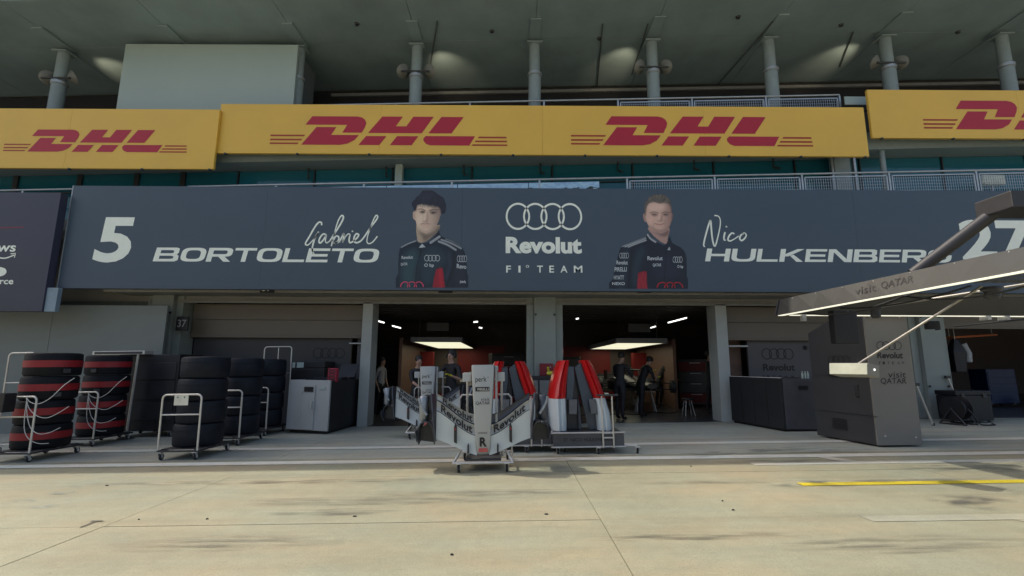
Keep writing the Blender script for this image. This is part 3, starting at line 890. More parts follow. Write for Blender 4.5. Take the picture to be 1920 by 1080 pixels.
def driver_one(A):
    x, y = A.zx, A.zy
    suit = A.inside([(0, 1060), (8, 900), (10, 760), (15, 700), (35, 640), (90, 605), (190, 565), (215, 590), (260, 596), (330, 580), (400, 510), (430, 458), (455, 520), (560, 565), (660, 630), (700, 690), (720, 780), (726, 900), (720, 1060)])
    A.body(suit, (0.010, 0.018, 0.032))
    A.lay(A.blur(A.inside([(60, 1040), (50, 800), (110, 680), (200, 660), (215, 760), (185, 880), (165, 1040)]), 26), (0.030, 0.072, 0.088), 0.9, suit)
    A.lay(A.blur(A.inside([(270, 1000), (250, 820), (280, 680), (390, 640), (480, 700), (500, 800), (400, 850), (360, 1000)]), 30), (0.022, 0.046, 0.062), 0.9, suit)
    A.lay(A.blur(A.inside([(600, 1000), (610, 800), (640, 690), (690, 740), (700, 900), (680, 1030)]), 18), (0.018, 0.024, 0.042), 0.9, suit)
    A.lay(A.blur(A.inside([(520, 700), (545, 690), (560, 820), (520, 960), (500, 940), (530, 820)]), 10), (0.030, 0.040, 0.066), 0.8, suit)
    A.lay(A.stroke([(590, 690), (588, 820), (545, 950), (505, 1050)], 22), (0.006, 0.008, 0.014), 0.8, suit)
    A.lay(A.stroke([(250, 625), (235, 720), (200, 860), (186, 1050)], 12), (0.006, 0.010, 0.018), 0.9, suit)
    neck = A.inside([(203, 400), (202, 540), (216, 580), (250, 592), (310, 572), (370, 522), (432, 462), (436, 400), (330, 440)])
    A.body(neck, (0.30, 0.235, 0.17))
    A.lay(A.blur(A.inside([(230, 470), (300, 500), (380, 470), (440, 400), (440, 470), (360, 530), (280, 580), (262, 540)]), 12), (0.10, 0.075, 0.062), 0.9, neck)
    ear = A.inside([(192, 258), (166, 268), (158, 310), (170, 346), (194, 352)]); A.body(ear, (0.42, 0.31, 0.235))
    A.lay(A.blur(A.stroke([(174, 282), (172, 312), (182, 335)], 8), 4), (0.22, 0.13, 0.10), 0.8, ear)
    face = A.inside([(204, 200), (192, 260), (188, 330), (195, 395), (212, 438), (248, 476), (290, 493), (326, 487), (370, 456), (408, 410), (432, 362), (450, 300), (444, 230), (390, 190), (300, 180), (240, 186)])
    A.body(face, (0.46, 0.35, 0.265))
    sh = ramp01(x, 300, 440)[..., None]
    A.lay(face, np.array((0.46, 0.35, 0.265)) * (1 - sh) + np.array((0.21, 0.15, 0.125)) * sh, 1.0)
    A.lay(A.blur(A.inside([(215, 300), (255, 310), (262, 360), (235, 395), (205, 380)]), 16), (0.55, 0.43, 0.34), 0.7, face)
    A.lay(A.blur(A.inside([(240, 195), (300, 190), (330, 225), (300, 245), (235, 225)]), 12), (0.52, 0.41, 0.32), 0.7, face)
    A.lay(A.blur(A.inside([(205, 400), (250, 482), (300, 497), (384, 464), (430, 400), (400, 420), (340, 462), (280, 468), (236, 440)]), 9), (0.22, 0.165, 0.135), 0.5, face)
    A.lay(A.blur(A.inside([(228, 262), (262, 250), (296, 266), (288, 284), (256, 288), (234, 278)]), 6), (0.16, 0.105, 0.085), 0.8, face)
    A.lay(A.blur(A.inside([(336, 266), (372, 252), (418, 262), (408, 284), (372, 294), (342, 284)]), 6), (0.12, 0.08, 0.07), 0.8, face)
    A.lay(A.blur(A.inside([(300, 262), (318, 268), (322, 330), (318, 368), (290, 374), (300, 330)]), 7), (0.24, 0.16, 0.125), 0.75, face)
    A.lay(A.blur(A.stroke([(296, 270), (290, 320), (284, 356)], 12), 4), (0.58, 0.46, 0.36), 0.7, face)
    A.lay(A.blur(A.stroke([(268, 366), (286, 374), (312, 370)], 8), 3), (0.14, 0.08, 0.065), 0.85, face)
    A.lay(A.stroke([(216, 244), (246, 236), (290, 254)], 9), (0.040, 0.030, 0.026), 0.85, face)
    A.lay(A.stroke([(330, 256), (380, 240), (428, 248)], 9), (0.034, 0.028, 0.026), 0.85, face)
    for ex, ey in ((264, 270), (372, 279)):
        A.lay(A.stroke([(ex - 18, ey), (ex, ey - 5), (ex + 18, ey)], 8), (0.02, 0.015, 0.014), 0.9, face)
        A.lay(A.stroke([(ex - 3, ey + 1), (ex + 3, ey + 1)], 11), (0.012, 0.010, 0.010), 0.95, face)
    A.lay(A.stroke([(242, 396), (270, 392), (292, 395), (312, 392), (340, 397)], 6), (0.13, 0.055, 0.05), 0.9, face)
    A.lay(A.blur(A.stroke([(256, 406), (290, 412), (326, 408)], 10), 3), (0.38, 0.21, 0.17), 0.8, face)
    A.lay(A.blur(A.stroke([(262, 428), (290, 434), (318, 430)], 8), 4), (0.28, 0.20, 0.16), 0.45, face)
    A.boost(np.clip(face + neck + ear, 0, 1), 1.55)
    hair = A.inside([(148, 195), (158, 160), (180, 140), (196, 112), (226, 92), (244, 70), (262, 42), (300, 36), (330, 44), (356, 38), (392, 58), (428, 90), (470, 112), (486, 140), (500, 176), (508, 212), (498, 246), (498, 270), (482, 292), (466, 288), (448, 258), (440, 232), (420, 216), (392, 220), (366, 204), (330, 212), (300, 196), (276, 206), (250, 184), (232, 204), (214, 190), (204, 222), (196, 256), (182, 262), (168, 246), (164, 218)])
    A.body(A.blur(hair, 7), (0.020, 0.021, 0.034))
    for k in range(46):
        hx, hy = A.rng.uniform(170, 500), A.rng.uniform(50, 270); an = A.rng.uniform(0.2, 1.4)
        A.lay(A.stroke([(hx, hy), (hx + 18 * math.cos(an), hy + 22 * math.sin(an)), (hx + 28 * math.cos(an + 0.5), hy + 40 * math.sin(an + 0.3))], 4), (0.045, 0.046, 0.066) if k % 3 else (0.008, 0.008, 0.014), 0.55, hair)
    for k in range(16):
        hx = 206 + k * 15; A.lay(A.blur(A.stroke([(hx, 178), (hx + A.rng.uniform(-8, 10), 200), (hx + A.rng.uniform(-12, 14), A.rng.uniform(208, 232))], 6), 2), (0.02, 0.02, 0.03), 0.6, face)
    A.lay(A.blur(A.inside([(230, 110), (300, 60), (370, 80), (340, 130), (260, 150)]), 22), (0.035, 0.038, 0.060), 0.5, hair)
    col_ = A.inside([(330, 582), (400, 512), (430, 460), (452, 515), (420, 560), (340, 612)]); A.lay(col_, (0.008, 0.010, 0.020), 0.95)
    A.lay(A.stroke([(346, 590), (390, 560), (436, 528)], 24), (0.50, 0.54, 0.58), 0.75)
    A.lay(A.blur(A.stroke([(350, 590), (388, 564), (432, 532)], 6), 2), (0.12, 0.14, 0.18), 0.5)
    for a, c, w in (((40, 638, 110, 602, 196, 570), 0.55, 9), ((430, 578, 520, 612, 606, 664), 0.42, 20), ((456, 560, 560, 596, 662, 650), 0.40, 16), ((500, 552, 600, 590, 690, 652), 0.30, 8)):
        A.lay(A.stroke([(a[0], a[1]), (a[2], a[3]), (a[4], a[5])], w), (c * 0.92, c, c * 1.08), 0.85, suit)
    A.lay(A.inside([(222, 642), (256, 602), (292, 638)], False), (0.55, 0.6, 0.62), 0.9)
    A.lay(A.inside([(404, 862), (470, 855), (482, 940), (496, 1046), (366, 1046), (382, 950)], False), (0.30, 0.008, 0.022), 1.0)
    A.lay(A.blur(A.inside([(430, 870), (462, 866), (470, 1040), (440, 1040)]), 8), (0.46, 0.012, 0.03), 0.8)
def driver_two(A):
    x, y = A.zx, A.zy
    suit = A.inside([(738, 820), (756, 730), (776, 640), (796, 560), (818, 500), (880, 470), (960, 438), (1004, 418), (1022, 392), (1060, 440), (1120, 478), (1155, 478), (1172, 440), (1184, 418), (1204, 468), (1262, 500), (1298, 540), (1312, 600), (1310, 700), (1288, 820)])
    A.body(suit, (0.009, 0.013, 0.026))
    A.lay(A.blur(A.inside([(790, 800), (815, 620), (840, 520), (880, 520), (870, 660), (850, 800)]), 14), (0.020, 0.032, 0.050), 0.9, suit)
    A.lay(A.blur(A.inside([(905, 780), (915, 600), (960, 500), (1000, 520), (960, 640), (940, 780)]), 16), (0.020, 0.036, 0.052), 0.9, suit)
    A.lay(A.blur(A.inside([(1060, 700), (1080, 600), (1150, 560), (1250, 600), (1260, 700), (1150, 740)]), 26), (0.016, 0.022, 0.040), 0.9, suit)
    A.lay(A.stroke([(900, 520), (888, 640), (872, 810)], 10), (0.005, 0.007, 0.012), 0.9, suit)
    A.lay(A.stroke([(1165, 500), (1150, 620), (1140, 810)], 6), (0.005, 0.007, 0.012), 0.9, suit)
    neck = A.inside([(1024, 350), (1044, 396), (1090, 440), (1140, 474), (1160, 470), (1170, 430), (1174, 350)]); A.body(neck, (0.30, 0.19, 0.16))
    A.lay(A.blur(A.inside([(1060, 380), (1120, 398), (1172, 370), (1172, 410), (1130, 420)]), 8), (0.12, 0.075, 0.065), 0.9, neck)
    for e, c in (([(1000, 244), (984, 248), (982, 272), (992, 304), (1008, 312), (1012, 270)], (0.40, 0.25, 0.20)), ([(1192, 250), (1208, 250), (1206, 282), (1194, 312), (1184, 290)], (0.22, 0.13, 0.11))):
        A.body(A.inside(e), c)
    face = A.inside([(1004, 190), (1000, 250), (1010, 310), (1030, 350), (1064, 380), (1116, 392), (1156, 378), (1182, 344), (1196, 300), (1198, 230), (1190, 180), (1140, 154), (1060, 152), (1020, 165)])
    sh = ramp01(x, 1110, 1200)[..., None]
    A.body(face, (0.44, 0.29, 0.23))
    A.lay(face, np.array((0.45, 0.295, 0.235)) * (1 - sh) + np.array((0.22, 0.13, 0.11)) * sh, 1.0)
    A.lay(A.blur(A.inside([(1030, 180), (1100, 172), (1150, 190), (1120, 220), (1040, 222)]), 10), (0.52, 0.36, 0.29), 0.8, face)
    A.lay(A.blur(A.inside([(1020, 275), (1060, 280), (1066, 310), (1036, 330)]), 8), (0.52, 0.34, 0.27), 0.8, face)
    A.lay(A.blur(A.inside([(1020, 330), (1064, 382), (1116, 393), (1156, 378), (1186, 336), (1150, 360), (1100, 368), (1060, 350)]), 6), (0.20, 0.125, 0.105), 0.7, face)
    A.lay(A.blur(A.inside([(1040, 248), (1066, 242), (1094, 250), (1088, 264), (1060, 267)]), 4), (0.19, 0.11, 0.09), 0.8, face)
    A.lay(A.blur(A.inside([(1128, 250), (1154, 242), (1178, 249), (1172, 262), (1148, 266)]), 4), (0.15, 0.09, 0.075), 0.8, face)
    A.lay(A.blur(A.inside([(1114, 250), (1126, 258), (1130, 286), (1124, 302), (1098, 302), (1112, 284)]), 4), (0.26, 0.15, 0.12), 0.75, face)
    A.lay(A.blur(A.stroke([(1110, 254), (1106, 276), (1104, 294)], 8), 3), (0.56, 0.40, 0.32), 0.7, face)
    A.lay(A.blur(A.stroke([(1094, 300), (1108, 305), (1126, 302)], 5), 2), (0.15, 0.085, 0.07), 0.8, face)
    A.lay(A.stroke([(1036, 241), (1064, 233), (1096, 242)], 7), (0.12, 0.085, 0.06), 0.85, face)
    A.lay(A.stroke([(1124, 242), (1152, 233), (1182, 240)], 7), (0.10, 0.07, 0.05), 0.85, face)
    for ex in (1066, 1152):
        A.lay(A.stroke([(ex - 12, 255), (ex, 252), (ex + 12, 255)], 6), (0.03, 0.022, 0.02), 0.9, face)
    A.lay(A.stroke([(1070, 322), (1092, 327), (1116, 329), (1140, 321)], 5), (0.14, 0.06, 0.05), 0.9, face)
    A.lay(A.blur(A.stroke([(1080, 333), (1108, 338), (1132, 331)], 6), 2), (0.40, 0.21, 0.17), 0.8, face)
    A.lay(A.blur(A.stroke([(1062, 296), (1056, 318), (1066, 340)], 5), 2), (0.24, 0.14, 0.11), 0.6, face)
    A.lay(A.blur(A.stroke([(1144, 296), (1152, 316), (1146, 338)], 5), 2), (0.16, 0.09, 0.075), 0.6, face)
    A.boost(np.clip(face + neck, 0, 1), 1.5)
    hair = A.inside([(1003, 262), (990, 240), (988, 196), (998, 158), (1018, 140), (1026, 116), (1050, 112), (1068, 96), (1094, 100), (1118, 96), (1150, 104), (1170, 124), (1190, 148), (1197, 190), (1198, 246), (1190, 214), (1180, 182), (1150, 164), (1110, 170), (1070, 160), (1030, 168), (1012, 196), (1006, 236)])
    A.body(A.blur(hair, 4), (0.13, 0.11, 0.09))
    for k in range(60):
        hx, hy = A.rng.uniform(995, 1195), A.rng.uniform(98, 200); an = A.rng.uniform(-1.9, -0.9)
        A.lay(A.stroke([(hx, hy), (hx + 9 * math.cos(an), hy + 10 * math.sin(an)), (hx + 14 * math.cos(an + 0.3), hy + 22 * math.sin(an))], 3), (0.30, 0.26, 0.20) if k % 2 else (0.03, 0.026, 0.024), 0.6, hair)
    A.lay(A.stroke([(1016, 404), (1040, 436), (1076, 460)], 14), (0.5, 0.52, 0.54), 0.75)
    for p in ([(826, 494), (900, 462), (1000, 422)], [(848, 497), (920, 467), (1004, 435)], [(872, 499), (930, 475), (1006, 448)]):
        A.lay(A.stroke(p, 8), (0.48, 0.52, 0.55), 0.85, suit)
    A.lay(A.inside([(1166, 520), (1182, 496), (1188, 520)], False), (0.5, 0.54, 0.56), 0.9)
    A.lay(A.inside([(946, 690), (990, 676), (1012, 682), (1010, 740), (1018, 812), (936, 812)], False), (0.26, 0.008, 0.02), 1.0)
    for p in ([(985, 690), (970, 740), (985, 800)], [(1002, 700), (995, 760), (1008, 806)], [(955, 720), (950, 770), (960, 806)]):
        A.lay(A.blur(A.stroke(p, 10), 3), (0.46, 0.03, 0.05), 0.7)
def pword(t, body, ox, oy, x0, x1, y0, y1, m, k, slant=0.0, bold=0.02):
    o = bpx(ox + x0 / 4, oy + y1 / 4, k); ux = bpx(ox + x1 / 4, oy + (y1 + slant) / 4, k) - o; uz = bpx(ox + x0 / 4, oy + y0 / 4, k) - o
    part('sponsor_lettering', lettering(MB(), body, o, ux, uz, bold), m, t, world=True)
def prings(t, ox, oy, x0, x1, y0, y1, m, k, w=0.09):
    o = bpx(ox + x0 / 4, oy + y1 / 4, k); ux = bpx(ox + x1 / 4, oy + y1 / 4, k) - o; uz = bpx(ox + x0 / 4, oy + y0 / 4, k) - o
    part('ring_emblem', rings(MB(), o, ux, uz, w, 24), m, t, world=True)
p1 = portrait('driver_portrait', 745, 350, 5.538, (742, 878, 354, 539.3), driver_one)
pword(p1, 'Revolut', 480, 340, 1092, 1176, 560, 584, P_white, 2.2, -4)
pword(p1, 'QATAR', 480, 340, 1086, 1136, 612, 636, P_white, 2.2, -4)
prings(p1, 480, 340, 1262, 1380, 552, 600, P_white, 2.2)
pword(p1, 'O bp', 480, 340, 1262, 1334, 616, 648, P_white, 2.2)
prings(p1, 480, 340, 1508, 1582, 556, 606, P_white, 2.2)
pword(p1, 'Revo', 480, 340, 1506, 1578, 618, 652, P_white, 2.2, 6)
pword(p1, 'perk', 480, 340, 1530, 1576, 738, 766, P_white, 2.2, 6)
o = bpx(480 + 1082 / 4, 340 + 795 / 4, 2.2)
for k in range(3):
    arc = [bpx(480 + (1118 + 52 * k + 34 * math.cos(a)) / 4, 340 + (794 - 40 * math.sin(a)) / 4, 2.2) for a in [math.pi * i / 14 for i in range(15)]]
    part('ring_emblem', ribbon(MB(), arc, 0.028), P_pink, p1, world=True)
p2 = portrait('driver_portrait', 960, 340, 4.0, (1142, 1290, 360, 541.3), driver_two)
pword(p2, 'Revolut', 960, 340, 1016, 1130, 562, 592, P_white, 2.2)
pword(p2, 'QATAR', 960, 340, 1056, 1120, 616, 642, P_white, 2.2)
prings(p2, 960, 340, 1206, 1278, 564, 610, P_white, 2.2)
pword(p2, 'O bp', 960, 340, 1240, 1284, 628, 656, P_white, 2.2)
prings(p2, 960, 340, 806, 876, 536, 578, P_white, 2.2)
pword(p2, 'Revolut', 960, 340, 784, 868, 594, 624, P_white, 2.2)
pword(p2, 'PIRELLI', 960, 340, 770, 860, 644, 676, P_white, 2.2)
pword(p2, 'HYATT', 960, 340, 764, 840, 706, 736, P_white, 2.2)
pword(p2, 'NEXO', 960, 340, 752, 846, 756, 778, P_white, 2.2)
for k in range(3):
    arc = [bpx(960 + (1128 + 56 * k + 40 * math.cos(a)) / 4, 340 + (800 - 42 * math.sin(a)) / 4, 2.2) for a in [math.pi * i / 14 for i in range(15)]]
    part('ring_emblem', ribbon(MB(), arc, 0.026), P_red, p2, world=True)

# ---- neighbour's banner
nb = thing('name_banner', 'plum slate banner end with white sponsor marks, beside the long name banner', 'banner', (-12.8, 11.1, 2.6))
part('panel', MB().box(-15.6, -10.86, 11.1, 11.30, 2.63, 5.50), M_slate2, nb, world=True, bev=0.006)
part('side_panel', MB().box(-10.855, -10.60, 11.14, 11.25, 2.63, 3.19), mat('pale_blue_edge', (0.22, 0.30, 0.36), 0.4), nb, world=True)
def nword(body, x0, y1, x1, y0, shear=0.0, bold=0.02):
    o = W(x0, y1, 11.096); ux = W(x1, y1, 11.096) - o; uz = W(x0, y0, 11.096) - o
    part('lettering', lettering(MB(), body, o, ux, uz, bold, shear), M_print, nb, world=True)
nword('aws', -18, 472, 30, 460, 0.15); nword('salesforce', -56, 533, 25, 521, 0.12)
mb = MB(); ribbon(mb, smooth_line([W(x, y, 11.096) for x, y in ((-14, 474), (-4, 482), (10, 484), (27, 478))], 6), 0.03)
ribbon(mb, [W(x, y, 11.095) for x, y in ((20, 476), (29, 475), (27, 483))], 0.025)
part('smile_mark', mb, M_print, nb, world=True)
mb = MB(); shape(mb, smooth_line([W(x, y, 11.096) for x, y in ((-20, 512), (-18, 502), (-8, 500), (2, 501), (10, 504), (12, 511), (5, 517), (-8, 518))], 5, True))
part('cloud_mark', mb, M_print, nb, world=True)
mb = MB(); ribbon(mb, [W(-30, 428, 11.096), W(44, 426, 11.096)], 0.03)
part('red_line', mb, mat('faint_red_print', (0.20, 0.03, 0.06), 0.5), nb, world=True)

# ---- black garage number plates under the name banner
for px, num, Y, lab in ((500, '37', 11.52, 'black number plate above the half shut beige shutter with the grey cabinet'), (835, '36', 11.52, 'black number plate above the open garage behind the nose cones'), (1208, '37', 11.52, 'black number plate above the open garage behind the red engine covers')):
    p = W(px, 549, Y)
    t = thing('number_plate', lab, 'number plate', (p.x, Y, p.z))
    part('plate', MB().box(p.x - 0.17, p.x + 0.17, Y, Y + 0.03, p.z, p.z + 0.28), M_black, t, world=True, bev=0.006)
    part('number', lettering(MB(), num, (p.x - 0.12, Y - 0.004, p.z + 0.04), (0.24, 0, 0), (0, 0, 0.2), 0.02), M_print, t, world=True)
p = W(340, 620, 12.30)
t = thing('number_plate', 'dark number plate fixed to the pillar beside the pale board', 'number plate', (p.x, 12.3, p.z))
part('plate', MB().box(p.x - 0.15, p.x + 0.15, 12.29, 12.335, p.z, p.z + 0.36), M_black, t, world=True, bev=0.006)
part('number', lettering(MB(), '37', (p.x - 0.11, 12.286, p.z + 0.09), (0.22, 0, 0), (0, 0, 0.19), 0.01), mat('grey_print', (0.3, 0.32, 0.3), 0.5), t, world=True)

# ---- pale board of the neighbouring garage
a = W(315, 573, 11.95)
M_pboard = mat('pale_board', (0.19, 0.21, 0.195), 0.55, var=0.05, scale=0.7)
t = thing('partition_board', 'pale grey partition board behind the tyres with red bands', 'partition', (-12.5, 11.95, gz(-12.5)))
xs = [-20.0, -17.2, -14.4, -11.4, a.x]
for k in range(4):
    mb = MB(); mb.box(xs[k] + 0.004, xs[k + 1] - 0.004, 11.95, 12.01, gz(xs[k]) , a.z)
    part('panel', mb, M_pboard, t, world=True, bev=0.004)

# ---- half shut shutters over the branded partitions
M_shut = mat('beige_shutter', (0.17, 0.145, 0.115), 0.5, var=0.06, scale=1.2)
def shutter(label, x0, x1, y, z0, z1, n):
    t = thing('roller_shutter', label, 'shutter', ((x0 + x1) / 2, y, z0))
    h = (z1 - z0) / n
    for k in range(n):
        part('panel', MB().box(x0, x1, y, y + 0.05, z0 + k * h + 0.004, z0 + (k + 1) * h - 0.004), M_shut, t, world=True, bev=0.006)
    part('bottom_rail', MB().box(x0, x1, y - 0.012, y + 0.062, z0 - 0.05, z0 + 0.002), M_shut, t, world=True, bev=0.006)
    return t
shutter('half shut beige shutter above the grey cabinet', -8.5, -3.88, 12.82, 2.2, 3.04, 2)
shutter('half shut beige shutter behind the pit gantry', 5.58, 10.22, 12.82, 2.2, 3.04, 2)
shutter('shutter lowered a little over the dark neighbouring garage', 11.2, 16.0, 12.82, W(1850, 613, 12.82).z, 3.04, 1)
M_part = mat('taupe_partition', (0.10, 0.095, 0.10), 0.5, var=0.06, scale=0.9)
M_partd = mat('dark_taupe_partition', (0.05, 0.048, 0.05), 0.5, var=0.08, scale=0.9)
M_ink = mat('black_print', (0.012, 0.012, 0.014), 0.45)
t = thing('garage_partition', 'dark taupe garage partition with black rings behind the grey cabinet', 'partition', (-6.3, 13.0, gz(-6.3)))
mb = MB(); mb.box(-8.5, -4.28, 12.98, 13.06, gz(-8.5), 2.24); part('panel', mb, M_partd, t, world=True, bev=0.006)
mb = MB(); mb.box(-4.12, -3.88, 12.98, 13.06, gz(-4), 2.24); part('panel', mb, M_part, t, world=True, bev=0.006)
o = W(586, 672, 12.972); ux = W(646, 672, 12.972) - o; uz = W(586, 652, 12.972) - o; ux.z = 0; uz.x = 0
part('ring_emblem', rings(MB(), o, ux, uz, 0.075), M_ink, t, world=True)
part('shelf', MB().box(-4.30, -3.9, 12.84, 12.96, 2.0, 2.03), mat('shelf_white', (0.6, 0.6, 0.58), 0.4), t, world=True)
t = thing('garage_partition', 'taupe garage partition with rings and lettering above the dark counter', 'partition', (7.8, 13.0, gz(7.8)))
mb = MB(); mb.box(6.30, 10.22, 12.98, 13.06, gz(6.3), 2.19); part('panel', mb, M_part, t, world=True, bev=0.006)
part('shelf', MB().box(5.58, 6.28, 12.9, 13.04, 1.98, 2.02), mat('shelf_white', (0.6, 0.6, 0.58), 0.4), t, world=True)
mb = MB(); mb.box(5.58, 6.26, 13.3, 13.36, gz(5.6), 2.19); part('inner_panel', mb, mat('warm_board', (0.20, 0.115, 0.085), 0.5), t, world=True)
def tword(t, body, x0, x1, y0, y1, Y, m, bold=0.03):
    o = W(x0, y1, Y); ux = W(x1, y1, Y) - o; uz = W(x0, y0, Y) - o; ux.z = 0; uz.x = 0
    part('lettering', lettering(MB(), body, o, ux, uz, bold), m, t, world=True)
o = W(1429, 674, 12.972); ux = W(1489, 674, 12.972) - o; uz = W(1429, 653, 12.972) - o; ux.z = 0; uz.x = 0
part('ring_emblem', rings(MB(), o, ux, uz, 0.075), M_ink, t, world=True)
tword(t, 'Revolut', 1431, 1491, 682, 695, 12.972, M_ink)
for ch, x0 in (('F', 1430), ('1', 1438), ('T', 1449), ('E', 1461), ('A', 1472), ('M', 1484)):
    tword(t, ch, x0, x0 + 5, 704, 710, 12.972, M_ink)
part('knob', MB().lathe([(0.05, 0), (0.05, -0.03), (0.03, -0.045)], 16, 'y', tuple(W(1510, 652, 12.972))), M_ink, t, world=True)

# ---- railings
def railing(label, x0, x1, y, zrail, h, mesh_from, bay=2.0, glass=None):
    t = thing('balcony_railing', label, 'railing', ((x0 + x1) / 2, y, zrail + RS * (x0 + x1) / 2 - h))
    zt = lambda x: zrail + RS * x
    part('handrail', MB().tube([(x0, y, zt(x0)), (x1, y, zt(x1))], 0.028, 10), M_metal, t, world=True, smooth=True)
    n = max(1, round((x1 - x0) / bay)); st = (x1 - x0) / n
    for k in range(n + 1):
        x = x0 + st * k
        part('post', MB().bar((x, y + 0.01, zt(x) - h), (x, y + 0.01, zt(x) - 0.02), 0.045, 0.045), M_metal, t, world=True)
        if k < n and x >= mesh_from - 0.01:
            a, c = x + 0.07, x + st - 0.07
            fr = MB()
            for (p, q) in (((a, -0.10), (c, -0.10)), ((a, -h + 0.1), (c, -h + 0.1)), ((a, -0.10), (a, -h + 0.1)), ((c, -0.10), (c, -h + 0.1))):
                fr.bar((p[0], y, zt(p[0]) + p[1]), (q[0], y, zt(q[0]) + q[1]), 0.03, 0.03)
            f = part('panel_frame', fr, M_metal, t, world=True)
            wires = MB()
            xx = a + 0.06
            while xx < c:
                wires.bar((xx, y, zt(xx) - h + 0.1), (xx, y, zt(xx) - 0.10), 0.009, 0.009); xx += 0.062
            zz = 0.17
            while zz < h - 0.12:
                wires.bar((a, y, zt(a) - zz), (c, y, zt(c) - zz), 0.007, 0.007); zz += 0.085
            part('wire_mesh', wires, M_metal, f, world=True, kind='stuff')
    return t
railing('galvanised railing with wire mesh just above the slate blue name banner', -8.6, 24, 12.2, 6.325, 1.05, 1.7, 2.3)
railing('thin handrail above the plum slate banner end', -20, -10.6, 12.2, 6.325, 1.05, 99, 2.4)
railing('galvanised railing with wire mesh above the long yellow board', -7.5, 9.25, 12.62, 8.83, 1.05, 2.0, 2.1)
t = thing('notice_board', 'pale blank plate on the railing by the end of the long yellow board', 'plate', tuple(W(1601, 196, 12.45)))
a = W(1585, 196, 12.45); c = W(1624, 181, 12.45)
part('plate', MB().box(a.x, c.x, 12.45, 12.48, a.z, c.z), M_white, t, world=True, bev=0.004)
t = thing('floodlight', 'pale rectangular floodlight with a wire grid behind the railing above the gantry', 'floodlight', tuple(W(1864, 345, 12.5)))
a = W(1845, 345, 12.5); c = W(1884, 328, 12.5)
part('housing', MB().box(a.x, c.x, 12.5, 12.7, a.z, c.z), mat('lamp_glass', (0.75, 0.78, 0.66), 0.3), t, world=True, bev=0.02)
part('stand', MB().bar(((a.x + c.x) / 2, 12.6, a.z), ((a.x + c.x) / 2, 12.6, 5.35 + RS * a.x), 0.05), M_metal, t, world=True)
# ---- floodlights on the terrace columns, lit
M_lamp = mat('floodlight_housing', (0.16, 0.165, 0.15), 0.45, var=0.1)
for px, dx, lab in ((25, 1, 'twin uplight on the terrace column beyond the white panel'), (785, 1, 'twin uplight on the terrace column next to the white panel'), (1222, -1, 'twin uplight on the terrace column above the second portrait'), (1665, -1, 'twin uplight on the terrace column above the highest yellow board')):
    cx = min(cols, key=lambda q: abs(q - W(px, 130, 13).x))
    z = 9.98 + CS * cx
    t = thing('uplight', lab, 'floodlight', (cx, 13.0, z))
    br = MB().tube([(cx - 0.42, 12.86, z), (cx + 0.42, 12.86, z)], 0.03, 8)
    part('bracket', br, M_frame, t, world=True)
    for s in (-1, 1):
        h = MB().lathe([(0.05, -0.05), (0.08, -0.045), (0.19, 0.08), (0.205, 0.085)], 18)
        R = Matrix.Translation((cx + s * 0.34, 12.95, z + 0.05)) @ Matrix.Rotation(s * 0.75, 4, 'Y') @ Matrix.Rotation(-0.75, 4, 'X')
        h.v = [R @ v for v in h.v]
        ho = part('lamp_head', h, M_lamp, t, world=True, smooth=True)
        ln = MB().lathe([(0.17, 0.070), (0.17, 0.074)], 18); ln.v = [R @ v for v in ln.v]
        part('lens', ln, emit('warm_lens', (1.0, 0.82, 0.55), 3.0), ho, world=True)
    ld = bpy.data.lights.new('uplight_beam', 'SPOT'); ld.energy = 38; ld.color = (1.0, 0.80, 0.52); ld.spot_size = math.radians(62); ld.spot_blend = 0.9; ld.shadow_soft_size = 0.08
    lo = bpy.data.objects.new('uplight_beam', ld); C.objects.link(lo)
    src = Vector((cx + dx * 0.36, 13.1, z + 0.3)); tgt = Vector((cx + dx * 0.75, 14.2, 11.05 + CS * cx))
    lo.matrix_world = Matrix.Translation(src) @ (src - tgt).to_track_quat('Z', 'Y').to_matrix().to_4x4()
# ================================================================== TROLLEYS AND TYRES
M_tube = mat('satin_steel_tube', (0.62, 0.60, 0.55), 0.38, metal=0.55, var=0.08)
M_dtube = mat('dark_steel', (0.05, 0.05, 0.055), 0.45, metal=0.3)
M_rubber = mat('caster_rubber', (0.02, 0.02, 0.022), 0.7)
M_zinc = mat('zinc_plate', (0.60, 0.60, 0.58), 0.4, metal=0.4)
M_blanket = mat('black_tyre_blanket', (0.006, 0.0066, 0.0095), 0.65, var=0.35, scale=9, bump=0.4, bscale=24, spec=0.25)
M_bblue = mat('navy_tyre_blanket', (0.0065, 0.009, 0.015), 0.6, var=0.35, scale=7, bump=0.4, bscale=22, spec=0.28)
M_band = mat('red_band', (0.26, 0.009, 0.014), 0.5, var=0.14, scale=12, bump=0.1)
M_cable = mat('white_cable', (0.55, 0.55, 0.52), 0.5)
def caster(parent, x, y, z=0.0, r=0.05, mt=M_zinc, h=0.13):
    f = MB()
    f.box(x - 0.035, x + 0.035, y - 0.035, y + 0.035, h - 0.012, h)
    for s in (-1, 1):
        f.prism([(x + s * 0.024, y - 0.03, h - 0.012), (x + s * 0.024, y + 0.03, h - 0.012), (x + s * 0.024, y + 0.055, r - 0.01), (x + s * 0.024, y + 0.025, r - 0.012)], (s * 0.004, 0, 0))
    fo = part('caster', f, mt, parent)
    part('wheel', MB().lathe([(r * 0.8, -0.016), (r, -0.010), (r, 0.010), (r * 0.8, 0.016)], 18, 'x', (x, y + 0.04, r)), M_rubber, fo, smooth=True)
    part('wheel_hub', MB().lathe([(r * 0.55, -0.019), (r * 0.55, 0.019)], 14, 'x', (x, y + 0.04, r)), mt, fo)
    return fo
